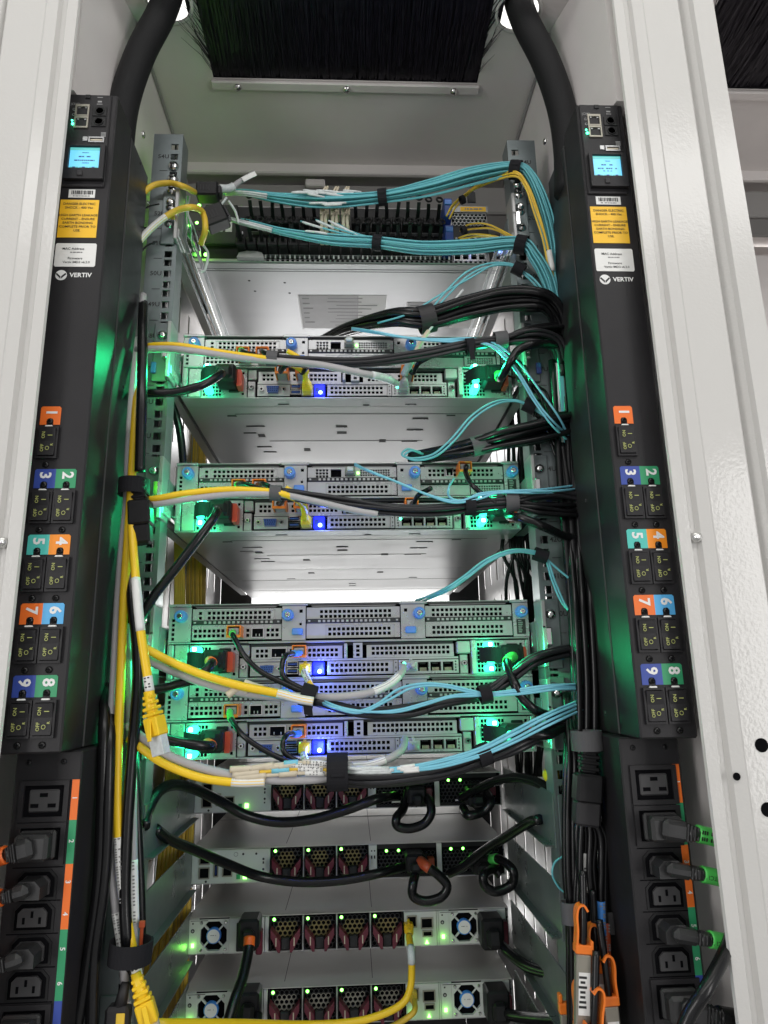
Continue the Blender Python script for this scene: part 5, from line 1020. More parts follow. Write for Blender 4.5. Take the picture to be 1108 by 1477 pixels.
# ---- left and lower cords
def power_plug(root, c, face, cordd, col=None, big=False, Wd=.026, H=.020, L=.034):
    c = Vector(c); f = Vector(face).normalized(); d = Vector(cordd).normalized(); mb = MB()
    obox(mb, c-f*(-L/2), f, (0, 0, 1), L, Wd, H, M_BLACK, .003)
    e = c+f*(L*0.8); mb.tube([e-f*.006, e+d*.010, e+d*.022], [.0095, .0082, .0062], M_BLACK, 10)
    for k in range(3): mb.tube([e+d*(.010+.004*k), e+d*(.0122+.004*k)], [.0084-.0006*k]*2, M_BLACK, 10)
    return part(root, 'plug', mb)
XS = lambda mm: (mm-217)/1000
def server_cord(n, side, pts, label, collar=None, strap=True, r=.0052, Y=-.045):
    xm = 61 if side < 0 else 405; c = Vector((XS(xm), FY-.002, zu(n)+.0205))
    P = [c+Vector((-.006 if side < 0 else .004, -.030, 0))]+px(Y, *pts)
    o, S_ = cable('power_cable', label, 'power cord', P, r, M_BLACKR, 'server power cords', 10, 8)
    m = MB(); obox(m, c+Vector((0, -.016, 0)), (0, -1, 0), (0, 0, 1), .032, .027, .024, M_BLACK, .003); obox(m, c+Vector((0, -.030, 0)), (0, -1, 0), (0, 0, 1), .012, .019, .018, M_BLACK, .004); part(o, 'plug', m)
    if strap:
        x0 = 37 if side < 0 else 381; m = MB(); m.strap(spline([Vector((XS(x0-10), FY-.010, zu(n)+.022)), Vector((XS(x0), FY-.029, zu(n)+.022)), Vector((XS(x0+12), FY-.031, zu(n)+.020)), Vector((XS(xm-3), FY-.022, zu(n)+.019))], 5), .0175, .0022, M_VELCRO, (0, 0, 1)); part(o, 'retaining_strap', m)
    if collar: sleeve(o, S_, .05, .17, r*1.12, collar, 'collar', 10)
    return o
server_cord(47, -1, ((318, 540, -.03), (290, 556), (250, 566), (212, 567), (190, 570, -.03)), 'black cord curving left from the topmost server supply')
server_cord(43, -1, ((312, 740, -.03), (290, 772), (255, 818), (222, 860), (196, 905, -.04)), 'thick black cord slanting down left from the second server')
server_cord(39, -1, ((305, 958, -.03), (282, 978), (240, 992), (205, 998), (185, 1006, -.03)), 'black cord with orange collar from the third server', M_OSLV)
server_cord(37, -1, ((305, 1076, -.03), (280, 1074), (240, 1066), (208, 1052), (190, 1040, -.03)), 'black cord with orange collar from the lowest server', M_OSLV)
server_cord(47, 1, ((722, 545, -.02), (735, 524), (748, 505), (775, 496), (818, 500, -.007)), 'black cord rising right from the topmost server supply', M_GSLV)
server_cord(43, 1, ((735, 745, -.02), (752, 747), (785, 760), (812, 772, -.02), (842, 778, -.007)), 'thick black cord dipping right from the second server')
server_cord(39, 1, ((732, 955, -.02), (742, 985), (752, 1005), (772, 1024), (800, 1032, -.02), (850, 1020, -.007)), 'black cord with green collar from the third server', M_GSLV)
server_cord(37, 1, ((735, 1062, -.02), (755, 1058), (790, 1060), (815, 1048, -.02), (852, 1040, -.007)), 'black cord looping right from the lowest server')
# black cord seen through the left side and cord in deep left
cable('power_cable', 'black cord bending down behind the left rail', 'power cord', px(.06, (228, 560, .03), (246, 580), (258, 615), (264, 665), (262, 700)), .0050, M_BLACKR, None, 10)
for i in range(20):
    x = 260+rt.uniform(-6, 34); P = px(.42, (x+8, 560, .42), (x+4, 660), (x+rt.uniform(-4, 6), 800), (x+rt.uniform(-8, 4), 960), (x-14+rt.uniform(-4, 4), 1140, .34), (x-18+rt.uniform(-4, 4), 1300, .30), (x-22+rt.uniform(-6, 6), 1490, .28))
    cable('patch_cable', 'old yellow cable in the vertical bunch behind the left rail', 'cable', P, .0042, M_YELD if i % 3 else M_YELF, 'yellow cables behind the left rail', 7, 7)
for i in range(5):
    P = px(.2, (262-i*2, 780, .3), (265-i*3, 900, .3), (258-i*4, 1100, .27), (250-i*6, 1280, .24), (238-i*9, 1400, .2), (228-i*8, 1490, .18))
    cable('patch_cable', 'slanting yellow cable low behind the left rail', 'cable', P, .0034, M_YELF, 'slanting yellow cables low on the left', 7, 6)
# left vertical bundle
ob, S_ = cable('patch_cable', 'long grey cable hanging down the left rail to the bottom', 'cable', px(-.055, (207, 425, -.02), (202, 470, -.03), (192, 560), (185, 660), (183, 720), (176, 790), (170, 870), (164, 980), (159, 1080), (158, 1180), (163, 1280), (176, 1370), (181, 1430), (184, 1490)), .0043, M_GREY, None, 10)
sleeve(ob, S_, .80, .87, .0047, M_LABEL, marks=M_INKG); sleeve(ob, S_, .945, .99, .0047, M_LABEL, marks=M_INKG); sleeve(ob, S_, .10, .21, .0046, M_LABEL)
oy, S_ = cable('patch_cable', 'long yellow cable down the left rail ending in a yellow plug', 'cable', px(-.060, (201, 510, -.03), (196, 590), (190, 690), (185, 770), (179, 860), (175, 960), (171, 1060), (169, 1150), (173, 1240), (182, 1320), (193, 1380), (203, 1430)), .0047, M_YEL, None, 10)
sleeve(oy, S_, .70, .80, .0051, M_LABEL, marks=M_INKG); sleeve(oy, S_, .905, .975, .0051, M_LABEL, marks=M_INK)
rj45(oy, at(208, 1447, -.065), at(220, 1490, -.065)-at(203, 1430, -.065), (.2, -1, 0), M_YEL, scale=1.35, tip=M_BEIGE)
o2, S_ = cable('patch_cable', 'loose yellow cable with its unplugged plug hanging by the servers', 'cable', px(-.085, (189, 740, -.06), (192, 790, -.07), (197, 850), (203, 910), (212, 970), (217, 1005)), .0045, M_YEL, None, 10)
sleeve(o2, S_, .36, .60, .0049, M_LABEL, marks=None); sleeve(o2, S_, .83, .96, .0049, M_LABEL, marks=M_INK)
rj45(o2, at(222, 1036, -.085), at(231, 1072, -.085)-at(218, 1010, -.085), (-.5, -1, 0), M_YEL, scale=1.35, tip=M_CLEARL)
ok, S_ = cable('power_cable', 'black cord from the hanging connector at the left rail', 'power cord', px(-.072, (207, 438, -.02), (206, 480, -.05), (205, 560), (203, 640), (202, 680)), .0060, M_BLACKR, None, 10)
m = MB(); d = (at(204, 790, -.06)-at(200, 690, -.06)).normalized(); c0 = at(201, 690, -.06)
for k in range(4): obox(m, c0+d*(.004+.006*k), d, (0, -1, 0), .0035, .016, .013, M_BLACK, .001)
obox(m, c0+d*.014, d, (0, -1, 0), .026, .013, .011, M_BLACK, .002); obox(m, c0+d*.040, d, (0, -1, 0), .028, .024, .019, M_BLACK, .002); obox(m, c0+d*.064, d, (0, -1, 0), .022, .021, .016, M_BLACK, .0025); part(ok, 'hanging_connector', m)
wrap('wide black strap round the left vertical bundle above the connector', at(193, 703, -.056), (0, 0, 1), .0155, .018)
cable('power_cable', 'black cord bowing beside the yellow cable on the left', 'power cord', px(-.06, (186, 780, -.04), (190, 860), (197, 920), (199, 980), (195, 1040), (189, 1110), (183, 1200), (180, 1290), (184, 1370), (190, 1420, -.04)), .0058, M_BLACKR, None, 10)
cable('power_cable', 'black cord running down close to the left rail edge', 'power cord', px(-.03, (188, 790, -.02), (189, 900), (189, 1000), (195, 1100), (199, 1200), (203, 1290), (204, 1360)), .0046, M_BLACKR, None, 10)
og, S_ = cable('patch_cable', 'thin grey cable with white label behind the black cords', 'cable', px(-.045, (183, 900), (186, 1000), (190, 1100), (191, 1180), (192, 1260), (194, 1340), (196, 1400)), .0046, M_GREY, None, 10)
sleeve(og, S_, .64, .82, .0050, M_LABEL, marks=M_INKG)
wrap('wide black strap round the left vertical bundle near the bottom', at(188, 1372, -.062), (.05, 0, 1), .0185, .019, tail=None)
o = thing('cable_tie', 'small rust red tie end beside the lower left strap', 'cable tie', at(203, 1368, -.05)); m = MB(); m.box(-.0016, .0016, -.0012, .0012, -.016, .022, M_RSLV, .0005); m.box(-.0028, .0028, -.002, .002, .018, .024, M_RSLV, .0006); m.build('tie_strip', o)
o = thing('plug_end', 'dark plug with yellow green stripe at the lower left edge', 'plug', at(172, 1470, -.06)); m = MB(); m.box(-.012, .010, -.008, .008, -.03, .012, M_DKGREY, .003); m.box(-.0005, .0075, -.0095, -.0082, -.03, .008, M_YELF, .0006); m.tube([Vector((0, 0, .010)), Vector((.004, 0, .03))], [.006, .004], M_DKGREY, 10); m.build('plug_body', o)
for i, (a, b) in enumerate((((150, 1060), (112, 1477)), ((158, 1080), (132, 1490)))):
    cable('power_cable', ('outer' if i == 0 else 'inner') + ' black cord sweeping down beside the left outlets', 'power cord', px(-.07, (a[0]+3, 990, -.03), (a[0], a[1]), (a[0]-6, 1250), (a[0]-22, 1380), (b[0], b[1])), .0058, M_BLACKR, None, 10)
# yellow and grey leads to the servers
def lead(lab, pts, r, m, Y=-.05, end=None, lab_at=None, cat='cable'):
    o, S_ = cable('patch_cable', lab, cat, px(Y, *pts), r, m, None, 10)
    if lab_at: sleeve(o, S_, lab_at[0], lab_at[1], r*1.05, M_LABEL, marks=None)
    return o, S_
lead('yellow cable entering the topmost server from the left', ((196, 500, -.04), (230, 497), (262, 498), (310, 506), (350, 512), (392, 518), (420, 526, -.02), (438, 538, .0), (440, 555, .02)), .0030, M_YEL)
o, S_ = lead('grey cable crossing the topmost server into its network card', ((196, 505, -.045), (240, 503), (290, 508), (350, 517), (400, 521), (460, 526), (520, 538), (555, 545, -.03), (572, 553, -.01)), .0042, M_GREY); rj45(o, Vector((XS(288.5), FY-.014, zu(47)+.010)), (0, 1, 0), (0, 0, 1), M_GREY, tip=False); sleeve(o, S_, .80, .95, .0049, M_CLEARL)
lead('yellow cable entering the second server from the left', ((190, 722, -.04), (225, 719), (270, 711), (330, 706), (390, 709), (418, 716), (436, 728, -.02), (440, 748, .01)), .0036, M_YEL)
lead('grey cable under the yellow one at the second server', ((190, 730, -.045), (230, 727), (280, 719), (340, 713), (400, 713), (450, 722), (510, 736), (545, 742)), .0038, M_GREY)
lead('yellow cable sagging from the left across the third server', ((196, 928, -.05), (215, 938), (250, 956), (300, 976), (350, 990), (400, 1000), (430, 1008), (452, 1012)), .0044, M_YEL, -.06, None, (.72, 1))
o, S_ = lead('dark grey cable under the yellow one at the third server', ((196, 945, -.045), (220, 955), (260, 972), (310, 990), (370, 1002), (440, 1006)), .0048, M_GREYD if 0 else M_GREY, -.052)
o, S_ = lead('grey cable sweeping to the third server network card', ((455, 1005, -.04), (490, 1005), (530, 1000), (560, 988, -.03), (578, 972, -.02), (582, 962, .0)), .0044, M_GREY, -.04, None, (.45, .75)); rj45(o, Vector((XS(288.5), FY-.014, zu(39)+.010)), (0, 1, 0), (0, 0, 1), M_GREY, tip=False)
lead('yellow cable sagging low across the first lower switch', ((186, 1066, -.05), (205, 1080), (230, 1098), (265, 1114), (300, 1124), (345, 1129), (382, 1128)), .0042, M_YEL, -.06, None, (.80, 1))
lead('grey cable sagging above the low yellow one', ((184, 1046, -.05), (205, 1064), (240, 1088), (285, 1106), (340, 1119), (400, 1125), (450, 1124), (480, 1120)), .0047, M_GREY, -.055)
o, S_ = lead('grey cable sweeping to the lowest server network card', ((500, 1106, -.05), (530, 1104), (556, 1096), (575, 1086, -.03), (583, 1074, -.01), (584, 1066, .0)), .0042, M_GREY, -.04, None, (.05, .4)); rj45(o, Vector((XS(288.5), FY-.014, zu(37)+.010)), (0, 1, 0), (0, 0, 1), M_GREY, tip=False)
# plugs in the management jacks and orange latched copper leads
for n, lab in ((47, 'topmost'), (43, 'second'), (39, 'third'), (37, 'lowest')):
    c = Vector((XS(163), FY-.012, zu(n)+.0100)); low = n < 42
    P = [c+Vector((0, -.018, 0)), c+Vector((.003, -.030, -.008)), c+Vector((.010, -.036, -.020))] if low else [c+Vector((0, -.018, 0)), c+Vector((.001, -.030, .008)), c+Vector((-.006, -.034, .022)), c+Vector((-.022, -.036, .032))]
    o, S_ = cable('patch_cable', f'yellow management lead plugged into the {lab} server', 'cable', P, .0032, M_YEL, None, 10); rj45(o, c, (0, 1, 0), (0, 0, 1), M_YEL, tip=False)
    if low: sleeve(o, S_, .3, .85, .0037, M_LABEL, marks=M_INKG)
def latch_lead(lab, n, xm, tm, pts, Y=-.04, sl=None, r=.0030, m=M_GREYD):
    c = Vector((XS(xm), FY-.002, zu(n)+.0874-tm/1000))
    P = [c+Vector((0, -.020, 0)), c+Vector((.0, -.030, -.002))]+px(Y, *pts)
    o, S_ = cable('copper_lead', lab, 'cable', P, r, M_BLACKR, 'orange latched leads on the servers', 9)
    q = MB(); obox(q, c+Vector((0, -.010, 0)), (0, 1, 0), (0, 0, 1), .022, .0128, .0095, M_ZINCD, .0008); part(o, 'plug', q)
    q = MB(); w = .0075
    for s in (-1, 1): obox(q, c+Vector((s*w, -.010, .0005)), (0, 1, 0), (0, 0, 1), .026, .0016, .0125, M_ORANGE, .0005)
    obox(q, c+Vector((0, -.0115, .0068)), (0, 1, 0), (0, 0, 1), .022, .0166, .0014, M_ORANGE, .0005); obox(q, c+Vector((0, -.0235, -.0052)), (0, 1, 0), (0, 0, 1), .002, .0166, .0034, M_ORANGE, .0005); part(o, 'orange_latch', q)
    if sl: sleeve(o, S_, .10, .30, r*1.25, sl, 'colour_sleeve', 9)
    return o
latch_lead('orange latched lead hanging down the left of the third server', 39, 81, 34.5, ((337, 918, -.03), (352, 945), (375, 968), (410, 986), (440, 1000)), -.045, M_GSLV)
latch_lead('blue sleeved orange latched lead in the third server middle', 39, 157, 58.5, ((413, 945, -.03), (407, 962), (412, 980), (440, 996)), -.04, M_BSLV)
latch_lead('orange latched lead hanging down the left of the lowest server', 37, 81, 34.5, ((336, 1042, -.03), (352, 1062), (385, 1084), (430, 1104), (470, 1114)), -.045, M_GSLV)
latch_lead('blue sleeved orange latched lead in the lowest server middle', 37, 157, 58.5, ((414, 1060, -.03), (408, 1078), (418, 1092), (450, 1108)), -.04, M_BSLV)
for n, nm, yb in ((47, 'topmost', 500), (43, 'second', 690)):
    latch_lead(f'orange latched lead bending right at the {nm} server upper left slot', n, 81, 34.5, ((352, yb+8, -.03), (372, yb+14), (395, yb+18 if n == 47 else yb+22)), -.045, M_GSLV)
    latch_lead(f'second orange latched lead beside it on the {nm} server', n, 106, 34.5, ((380, yb+8, -.03), (392, yb+14), (410, yb+19 if n == 47 else yb+25)), -.045)
    latch_lead(f'orange latched lead in the {nm} server lower left card', n, 131, 58.5, ((405, yb+36, .0), (412, yb+28, -.02), (430, yb+24)), -.035)
    latch_lead(f'orange latched lead beside the yellow plug of the {nm} server', n, 157, 58.5, ((436, yb+38, .0), (445, yb+28, -.02), (462, yb+26)), -.035)
    latch_lead(f'orange latched lead in the {nm} server lower right card', n, 293.5, 59.5, ((596, yb+38, .0), (604, yb+24, -.02), (622, yb+14)), -.035, None)
latch_lead('black lead with orange latch at the second server upper right', 43, 362, 13, ((672, 682, .0), (680, 698), (700, 716), (715, 726)), -.035)
# pale leads spread over the lowest server
for i, pts in enumerate((((328, 1003), (345, 992), (365, 998), (400, 1004), (440, 1010)), ((352, 985), (372, 992), (405, 998), (440, 1004)))):
    o, S_ = lead(('lower' if i == 0 else 'upper') + ' pale fibre lead with beige boot by the third server', pts, .0017, M_BEIGE, -.055); sleeve(o, S_, 0, .45, .0042, M_BEIGE, 'beige_boot'); sleeve(o, S_, .62, .82, .0030, M_AQUAL, 'aqua_sleeve')
for i, (pts, m_) in enumerate(((((332, 1110), (370, 1108), (420, 1104), (475, 1106)), M_BEIGE), (((336, 1118), (380, 1113), (430, 1109), (478, 1111)), M_YELF), (((340, 1122), (390, 1118), (440, 1115), (478, 1116)), M_BEIGE), (((360, 1109), (400, 1103), (440, 1100), (480, 1103)), M_BEIGE), (((402, 1106), (430, 1101), (455, 1100), (482, 1104)), M_AQUAL))):
    o, S_ = lead(('first', 'second', 'third', 'fourth', 'fifth')[i] + ' pale fibre lead from top beside the big strap over the fans', pts, .0020, m_, -.06)
    sleeve(o, S_, .0, .30, .0034, M_BEIGE, 'beige_boot'); sleeve(o, S_, .42, .60, .0032, M_AQUAL if i % 2 else M_BEIGE, 'sleeve'); sleeve(o, S_, .70, .95, .0030, M_LABEL, marks=M_INKG)
# top left: boxes with yellow and grey leads
for i, (x, y, w, h, Y, lab) in enumerate(((300, 277, .030, .022, .04, 'black adapter box hanging on the upper yellow cable top left'), (311, 314, .030, .030, .02, 'black square adapter box on the lower yellow cable top left'))):
    o = thing('adapter_box', lab, 'adapter', at(x, y, Y)); m = MB(); m.box(-w/2, w/2, -.010, .012, -h/2, h/2, M_BLACK, .002); m.build('box_body', o)
    m = MB(); m.box(w/2, w/2+.004, -.007, .008, -h*.3, h*.3, M_DKGREY, .001)
    for k in range(4): m.box(-w*.3+k*.004, -w*.3+k*.004+.0012, -.0106, -.0100, -h*.2, h*.2, M_DKGREY)
    m.build('box_end', o)
    if i == 1: o.rotation_euler = (0, R(-25), 0)
lead('upper yellow cable arching over the left rail to a black adapter', ((196, 292, -.012), (206, 279, -.02), (222, 267), (245, 264), (265, 269), (281, 277, .03)), .0038, M_YELF, -.015)
lead('lower yellow cable arching over the left rail to a black adapter', ((192, 372, -.012), (200, 350, -.02), (222, 326), (250, 306), (275, 299), (292, 306, .01), (296, 330, .01), (290, 352, .03)), .0042, M_YELF, -.02, None, (.12, .38))
for i, pts in enumerate((((205, 303), (216, 297), (230, 294)), ((205, 330), (216, 327), (226, 326)), ((198, 372), (210, 356), (226, 348)))):
    cable('thin_wire', ('upper', 'middle', 'lower')[i] + ' thin black wire crossing to the top of the left rail', 'wire', px(-.012, *pts), .0011, M_BLACKR, None, 6)
o, S_ = lead('grey ribbed lead with white flag behind the adapter boxes', ((318, 272, .04), (332, 271), (346, 262), (358, 255), (368, 250)), .0040, M_GREY, .05); sleeve(o, S_, .0, .35, .0056, M_CLEARL, 'ribbed_boot')
m = MB(); a, b = at(350, 259, .045), at(369, 250, .045); obox(m, (a+b)/2, b-a, (0, -1, 0), (b-a).length, .0075, .0009, M_LABEL); part(o, 'label_flag', m)
for i, pts in enumerate((((327, 285), (318, 296), (308, 308)), ((330, 290), (340, 306), (344, 322)), ((292, 352), (300, 366), (296, 388), (290, 392)))):
    lead(('short pale lead between the two black adapter boxes', 'pale lead hanging right of the upper adapter box', 'clear lead curling under the green lights top left')[i], pts, .0018, M_CLEARL, .05)
for i in range(9):
    x = 262+rb_.uniform(-3, 12); cable('earth_wire', 'thin green lit wire hanging at the switch left end', 'wire', px(.03, (x, 283, .06), (x+rb_.uniform(-4, 4), 305), (x+rb_.uniform(-2, 10), 330), (x+rb_.uniform(4, 16), 362, .08)), .0010, M_GSLV if i % 2 else M_CLEARL, 'thin wires at the switch left end', 5, 5)
# ---- lower switch cords
DYF = DY-.01
def lower_cord(lab, pts, Y=.22, r=.0060, plug=None, col=None, grp='black cords of the lower switches'):
    o, S_ = cable('power_cable', lab, 'power cord', px(Y, *pts), r, M_BLACKR, grp, 10)
    if plug:
        m = MB(); q = at(plug[0], plug[1], DY-.022); obox(m, q, (0, 1, 0), (0, 0, 1), .036, plug[2], plug[3], M_BLACK, .003); obox(m, q+Vector((0, -.020, -.004)), (0, 1, -.3), (0, 0, 1), .022, plug[2]*.62, plug[3]*.6, M_BLACK, .004); part(o, 'plug', m)
    if col: sleeve(o, S_, col[0], col[1], r*1.12, col[2], 'collar', 10)
    return o
lower_cord('cord arching from the left rail along the first lower switch', ((208, 1192, .0), (213, 1170, .02), (228, 1143, .04), (250, 1132, .07), (280, 1138, .11), (318, 1156, .15), (355, 1176, .17), (400, 1186), (450, 1182), (500, 1168), (545, 1152), (572, 1148, .23)), .18, .0064)
lower_cord('cord loop hanging below the first lower switch supply', ((588, 1142, .235), (582, 1166, .22), (572, 1180), (574, 1192), (592, 1195), (612, 1188), (622, 1172), (618, 1154, .21), (606, 1146, .235)), .20, .0062, (600, 1146, .026, .022))
lower_cord('cord from the right arm to the first lower switch', ((800, 1150, .03), (782, 1132, .06), (750, 1122, .11), (718, 1126, .16), (690, 1138, .2), (664, 1152, .225)), .15, .0062, (686, 1148, .028, .024))
lower_cord('short cord loop at the right end of the first lower switch', ((700, 1140, .22), (708, 1156), (698, 1170), (676, 1176), (668, 1166, .22)), .19, .0062)
lower_cord('cord arching from the left rail along the second lower switch', ((224, 1196, .05), (245, 1211, .08), (280, 1226, .12), (330, 1247, .16), (375, 1264, .19), (430, 1272), (490, 1270), (545, 1260), (585, 1250, .23)), .2, .0062)
lower_cord('cord loop with orange collar below the second lower switch', ((604, 1240, .215), (616, 1250), (632, 1262), (645, 1278), (636, 1294), (614, 1300), (596, 1292), (596, 1274), (600, 1258, .21), (598, 1250, .23)), .19, .0062, (598, 1242, .026, .024), (.03, .14, M_RSLV))
lower_cord('cord slanting from the right arm to the second lower switch', ((778, 1182, .05), (764, 1186, .08), (735, 1204, .13), (700, 1226, .18), (668, 1250, .21), (648, 1260, .225)), .15, .0060, None)
lower_cord('cord loop at the right end of the second lower switch', ((706, 1240, .22), (722, 1240, .19), (740, 1256, .17), (738, 1276), (716, 1286), (700, 1278), (698, 1262), (712, 1254, .2), (722, 1262, .2)), .175, .0060, (694, 1244, .028, .024), (.02, .1, M_GSLV))
lower_cord('cord with orange collar dropping from the third lower switch', ((360, 1352, .20), (358, 1374), (350, 1410, .17), (338, 1445, .15), (325, 1490, .13)), .19, .0066, (361, 1342, .027, .036), (.02, .16, M_OSLV))
lower_cord('cord bending right from the third lower switch', ((722, 1362, .21), (738, 1378, .18), (765, 1396, .14), (800, 1406, .08), (812, 1408, .04)), .15, .0066, (708, 1342, .030, .038))
lower_cord('cord running right from the fourth lower switch', ((726, 1460, .21), (745, 1466, .18), (780, 1470, .12), (812, 1472, .05)), .15, .0066, (716, 1446, .030, .038))
lower_cord('plug of the fourth lower switch at its left supply', ((372, 1462, .21), (370, 1480), (366, 1500)), .2, .0060, (361, 1446, .027, .034))
o, S_ = lead('yellow patch lead hanging from the third lower switch', ((590, 1350, .21), (593, 1372), (594, 1400), (592, 1425), (582, 1446), (555, 1462), (510, 1474), (440, 1478), (340, 1476, .1), (225, 1476, .02)), .0045, M_YEL, .18); rj45(o, at(590, 1340, .235), (0, 1, 0), (0, 0, 1), M_YEL, scale=1.0, tip=False); sleeve(o, S_, .09, .19, .0050, M_CLEARL)
o, S_ = lead('pale yellow patch lead low at the fourth lower switch', ((598, 1444, .22), (598, 1458), (585, 1470), (560, 1484)), .0036, M_YELF, .2); rj45(o, at(596, 1438, .235), (0, 1, 0), (0, 0, 1), M_YELF, scale=.9, tip=False)
# yellow cap in the right gap
o = thing('yellow_cap', 'round yellow cable cap peeking out by the right arm', 'cable cap', at(796, 1118, .03)); m = MB(); m.lathe((0, 0, 0), [(.004, -.012), (.0085, -.006), (.0095, 0), (.008, .007), (.003, .010)], 16, M_YEL, (.3, -1, .1)); m.build('cap_shell', o)
cable('thin_wire', 'thin blue green wire curving by the lower right arm', 'wire', px(.0, (812, 1235), (800, 1245), (797, 1262), (806, 1280), (818, 1290)), .0012, M_AQUA, None, 6)
# ---- connectors and leads at the lower right
m = MB(); c0, c1 = at(850, 1078, -.06), at(846, 1172, -.06); d = (c1-c0).normalized(); o = thing('inline_connector', 'big black mated power connector hanging by the right power strip', 'connector', c0)
for k in range(4): obox(m, d*(.003+.006*k), d, (0, -1, 0), .0036, .019, .015, M_BLACK, .001)
obox(m, d*.013, d, (0, -1, 0), .026, .015, .012, M_BLACK, .002); m.build('ribbed_neck', o); m = MB(); obox(m, d*.040, d, (0, -1, 0), .028, .027, .021, M_BLACK, .0025); obox(m, d*.064, d, (0, -1, 0), .024, .025, .019, M_DKGREY, .0025); m.build('connector_body', o)
wrap('shiny grey strap above the big black connector on the right', at(846, 1068, -.055), (0, 0, 1), .0150, .020, M_VELG)
for i in range(7):
    x = 832+i*6.5; P = px(-.045-.006*(i % 2), (842+rt.uniform(-6, 8), 1165), (x, 1200), (x+rt.uniform(-4, 4), 1250), (x+2, 1300), (x+4, 1370), (x+6, 1490))
    o, S_ = cable('network_cable', 'black cable dangling below the big black connector', 'cable', P, .0034, M_BLACKR, 'black cables below the right connector', 8)
    if i == 2:
        sleeve(o, S_, .34, .56, .0044, M_LABEL); q = MB(); c = S_[int(.45*(len(S_)-1))]; q.text('TP-0S', .0082, c+Vector((0, -.0047, 0)), M_INK, a=(0, 0, -1), b=(1, 0, 0), bold=.02); part(o, 'label_print', q)
    if i == 5: sleeve(o, S_, .62, .76, .0048, M_BSLV, 'blue_sleeve', marks=M_INKG)
    if i == 4: sleeve(o, S_, .74, .90, .0046, M_RSLV, 'rust_sleeve', marks=M_INKG)
    if i == 6: sleeve(o, S_, .70, .88, .0046, M_RSLV, 'rust_sleeve', marks=M_INKG)
wrap('grey strap low on the outer black cables at the right', at(822, 1316, -.04), (0, 0, 1), .0080, .020, M_VELG)
wrap('dark strap low on the inner black cables by the power strip', at(880, 1328, -.04), (0, 0, 1), .0085, .020, M_DKGREY)
def dac(lab, top, bot, Y, lw, body_m, flip=1):
    a, b = at(*top, Y), at(*bot, Y); d = (b-a).normalized(); sd = d.cross(Vector((0, -1, 0))).normalized()*flip; L = (b-a).length
    o, S_ = cable('copper_lead', lab, 'cable', [a-d*.02+Vector((0, .004, 0)), a+d*.02, a+d*.045], .0036, M_BLACKR, 'unplugged leads with orange pull tabs', 9)
    q = MB(); e = a+d*.045
    P = [e+sd*.0070-d*.002, e+sd*.0065-d*.014, e+sd*.0075-d*.026, e+sd*.006-d*.034, e+sd*.001-d*.036, e-sd*.003-d*.031]
    q.strap(spline(P, 4), .010, .0020, M_ORANGE, (0, -1, 0)); obox(q, e+d*.002, d, (0, -1, 0), .008, .0172, .0105, M_ORANGE, .001); obox(q, e-sd*.0072+d*.000, d, (0, -1, 0), .012, .003, .011, M_ORANGE, .0008); part(o, 'pull_tab', q)
    q = MB(); obox(q, e+d*(.006+lw/2), d, (0, -1, 0), lw, .0145, .0090, body_m, .0012); obox(q, e+d*(.006+lw*.9), d, (0, -1, 0), lw*.14, .0128, .0078, M_CHROME, .0008); B = part(o, 'plug_body', q)
    q = MB(); obox(q, e+d*(.006+lw*.48)+Vector((0, -.0050, 0)), d, (0, -1, 0), lw*.52, .0108, .0005, M_LABEL)
    for k in range(7): obox(q, e+d*(.006+lw*(.28+.06*k))+Vector((0, -.0053, 0))+sd*.0015, d, (0, -1, 0), lw*.03, random.Random(k).uniform(.004, .008), .0003, M_INK)
    part(o, 'plug_label', q)
dac('steel plug with white label and orange tab, upper one at the lower right', (842, 1290), (840, 1477), -.075, .068, M_TANS)
dac('wide orange pull tab at the bottom edge between the other leads', (860, 1408), (855, 1500), -.085, .050, M_TANS, -1)
dac('tan plug with orange tab nearest the right power strip', (870, 1362), (884, 1490), -.075, .055, M_TANS, -1)
for i in range(10):
    x = 822+i*6.2+rt.uniform(-2, 2); cable('network_cable', 'slim black cable tail in the cluster at the lower right', 'cable', px(-.032-.004*(i % 3), (x+rt.uniform(-4, 4), 1150+rt.uniform(0, 30)), (x+rt.uniform(-3, 3), 1230), (x+rt.uniform(-3, 5), 1310), (x+rt.uniform(-2, 6), 1390), (x+rt.uniform(0, 8), 1490)), .0021, M_BLACKR, 'slim cable tails at the lower right', 7, 6)
dac('small steel plug with orange tab half hidden behind the upper one', (858, 1318), (862, 1450), -.060, .040, M_ZINCD, 1)
dac('small tan plug with orange tab low between the other tabs', (838, 1400), (842, 1500), -.066, .036, M_TANS, 1)
for i in range(7):
    cable('network_cable', 'thin black wire straying over the right rail between the upper servers', 'wire', px(-.012, (738+rt.uniform(-10, 10), 512+rt.uniform(-10, 30), .03), (752+rt.uniform(-6, 8), 540+rt.uniform(-14, 20)), (772+rt.uniform(-8, 8), 580+rt.uniform(-30, 20)), (796+rt.uniform(-6, 6), 620+rt.uniform(-40, 20), -.008), (812+rt.uniform(-4, 4), 690, -.006)), .0017, M_BLACKR, 'stray black wires at the right rail', 6, 6)
for i in range(6):
    cable('fibre_cable', 'thin aqua fibre hanging between the right rail and power strip', 'fibre cable', px(-.016, (788+i*2.4, 360+i*6, -.02), (797+i*1.5, 420), (803+i, 480, -.012), (808+i, 560, -.010), (815+i, 640, -.007)), .0013, M_AQUA, 'aqua fibres hanging down the right rail', 6, 6)
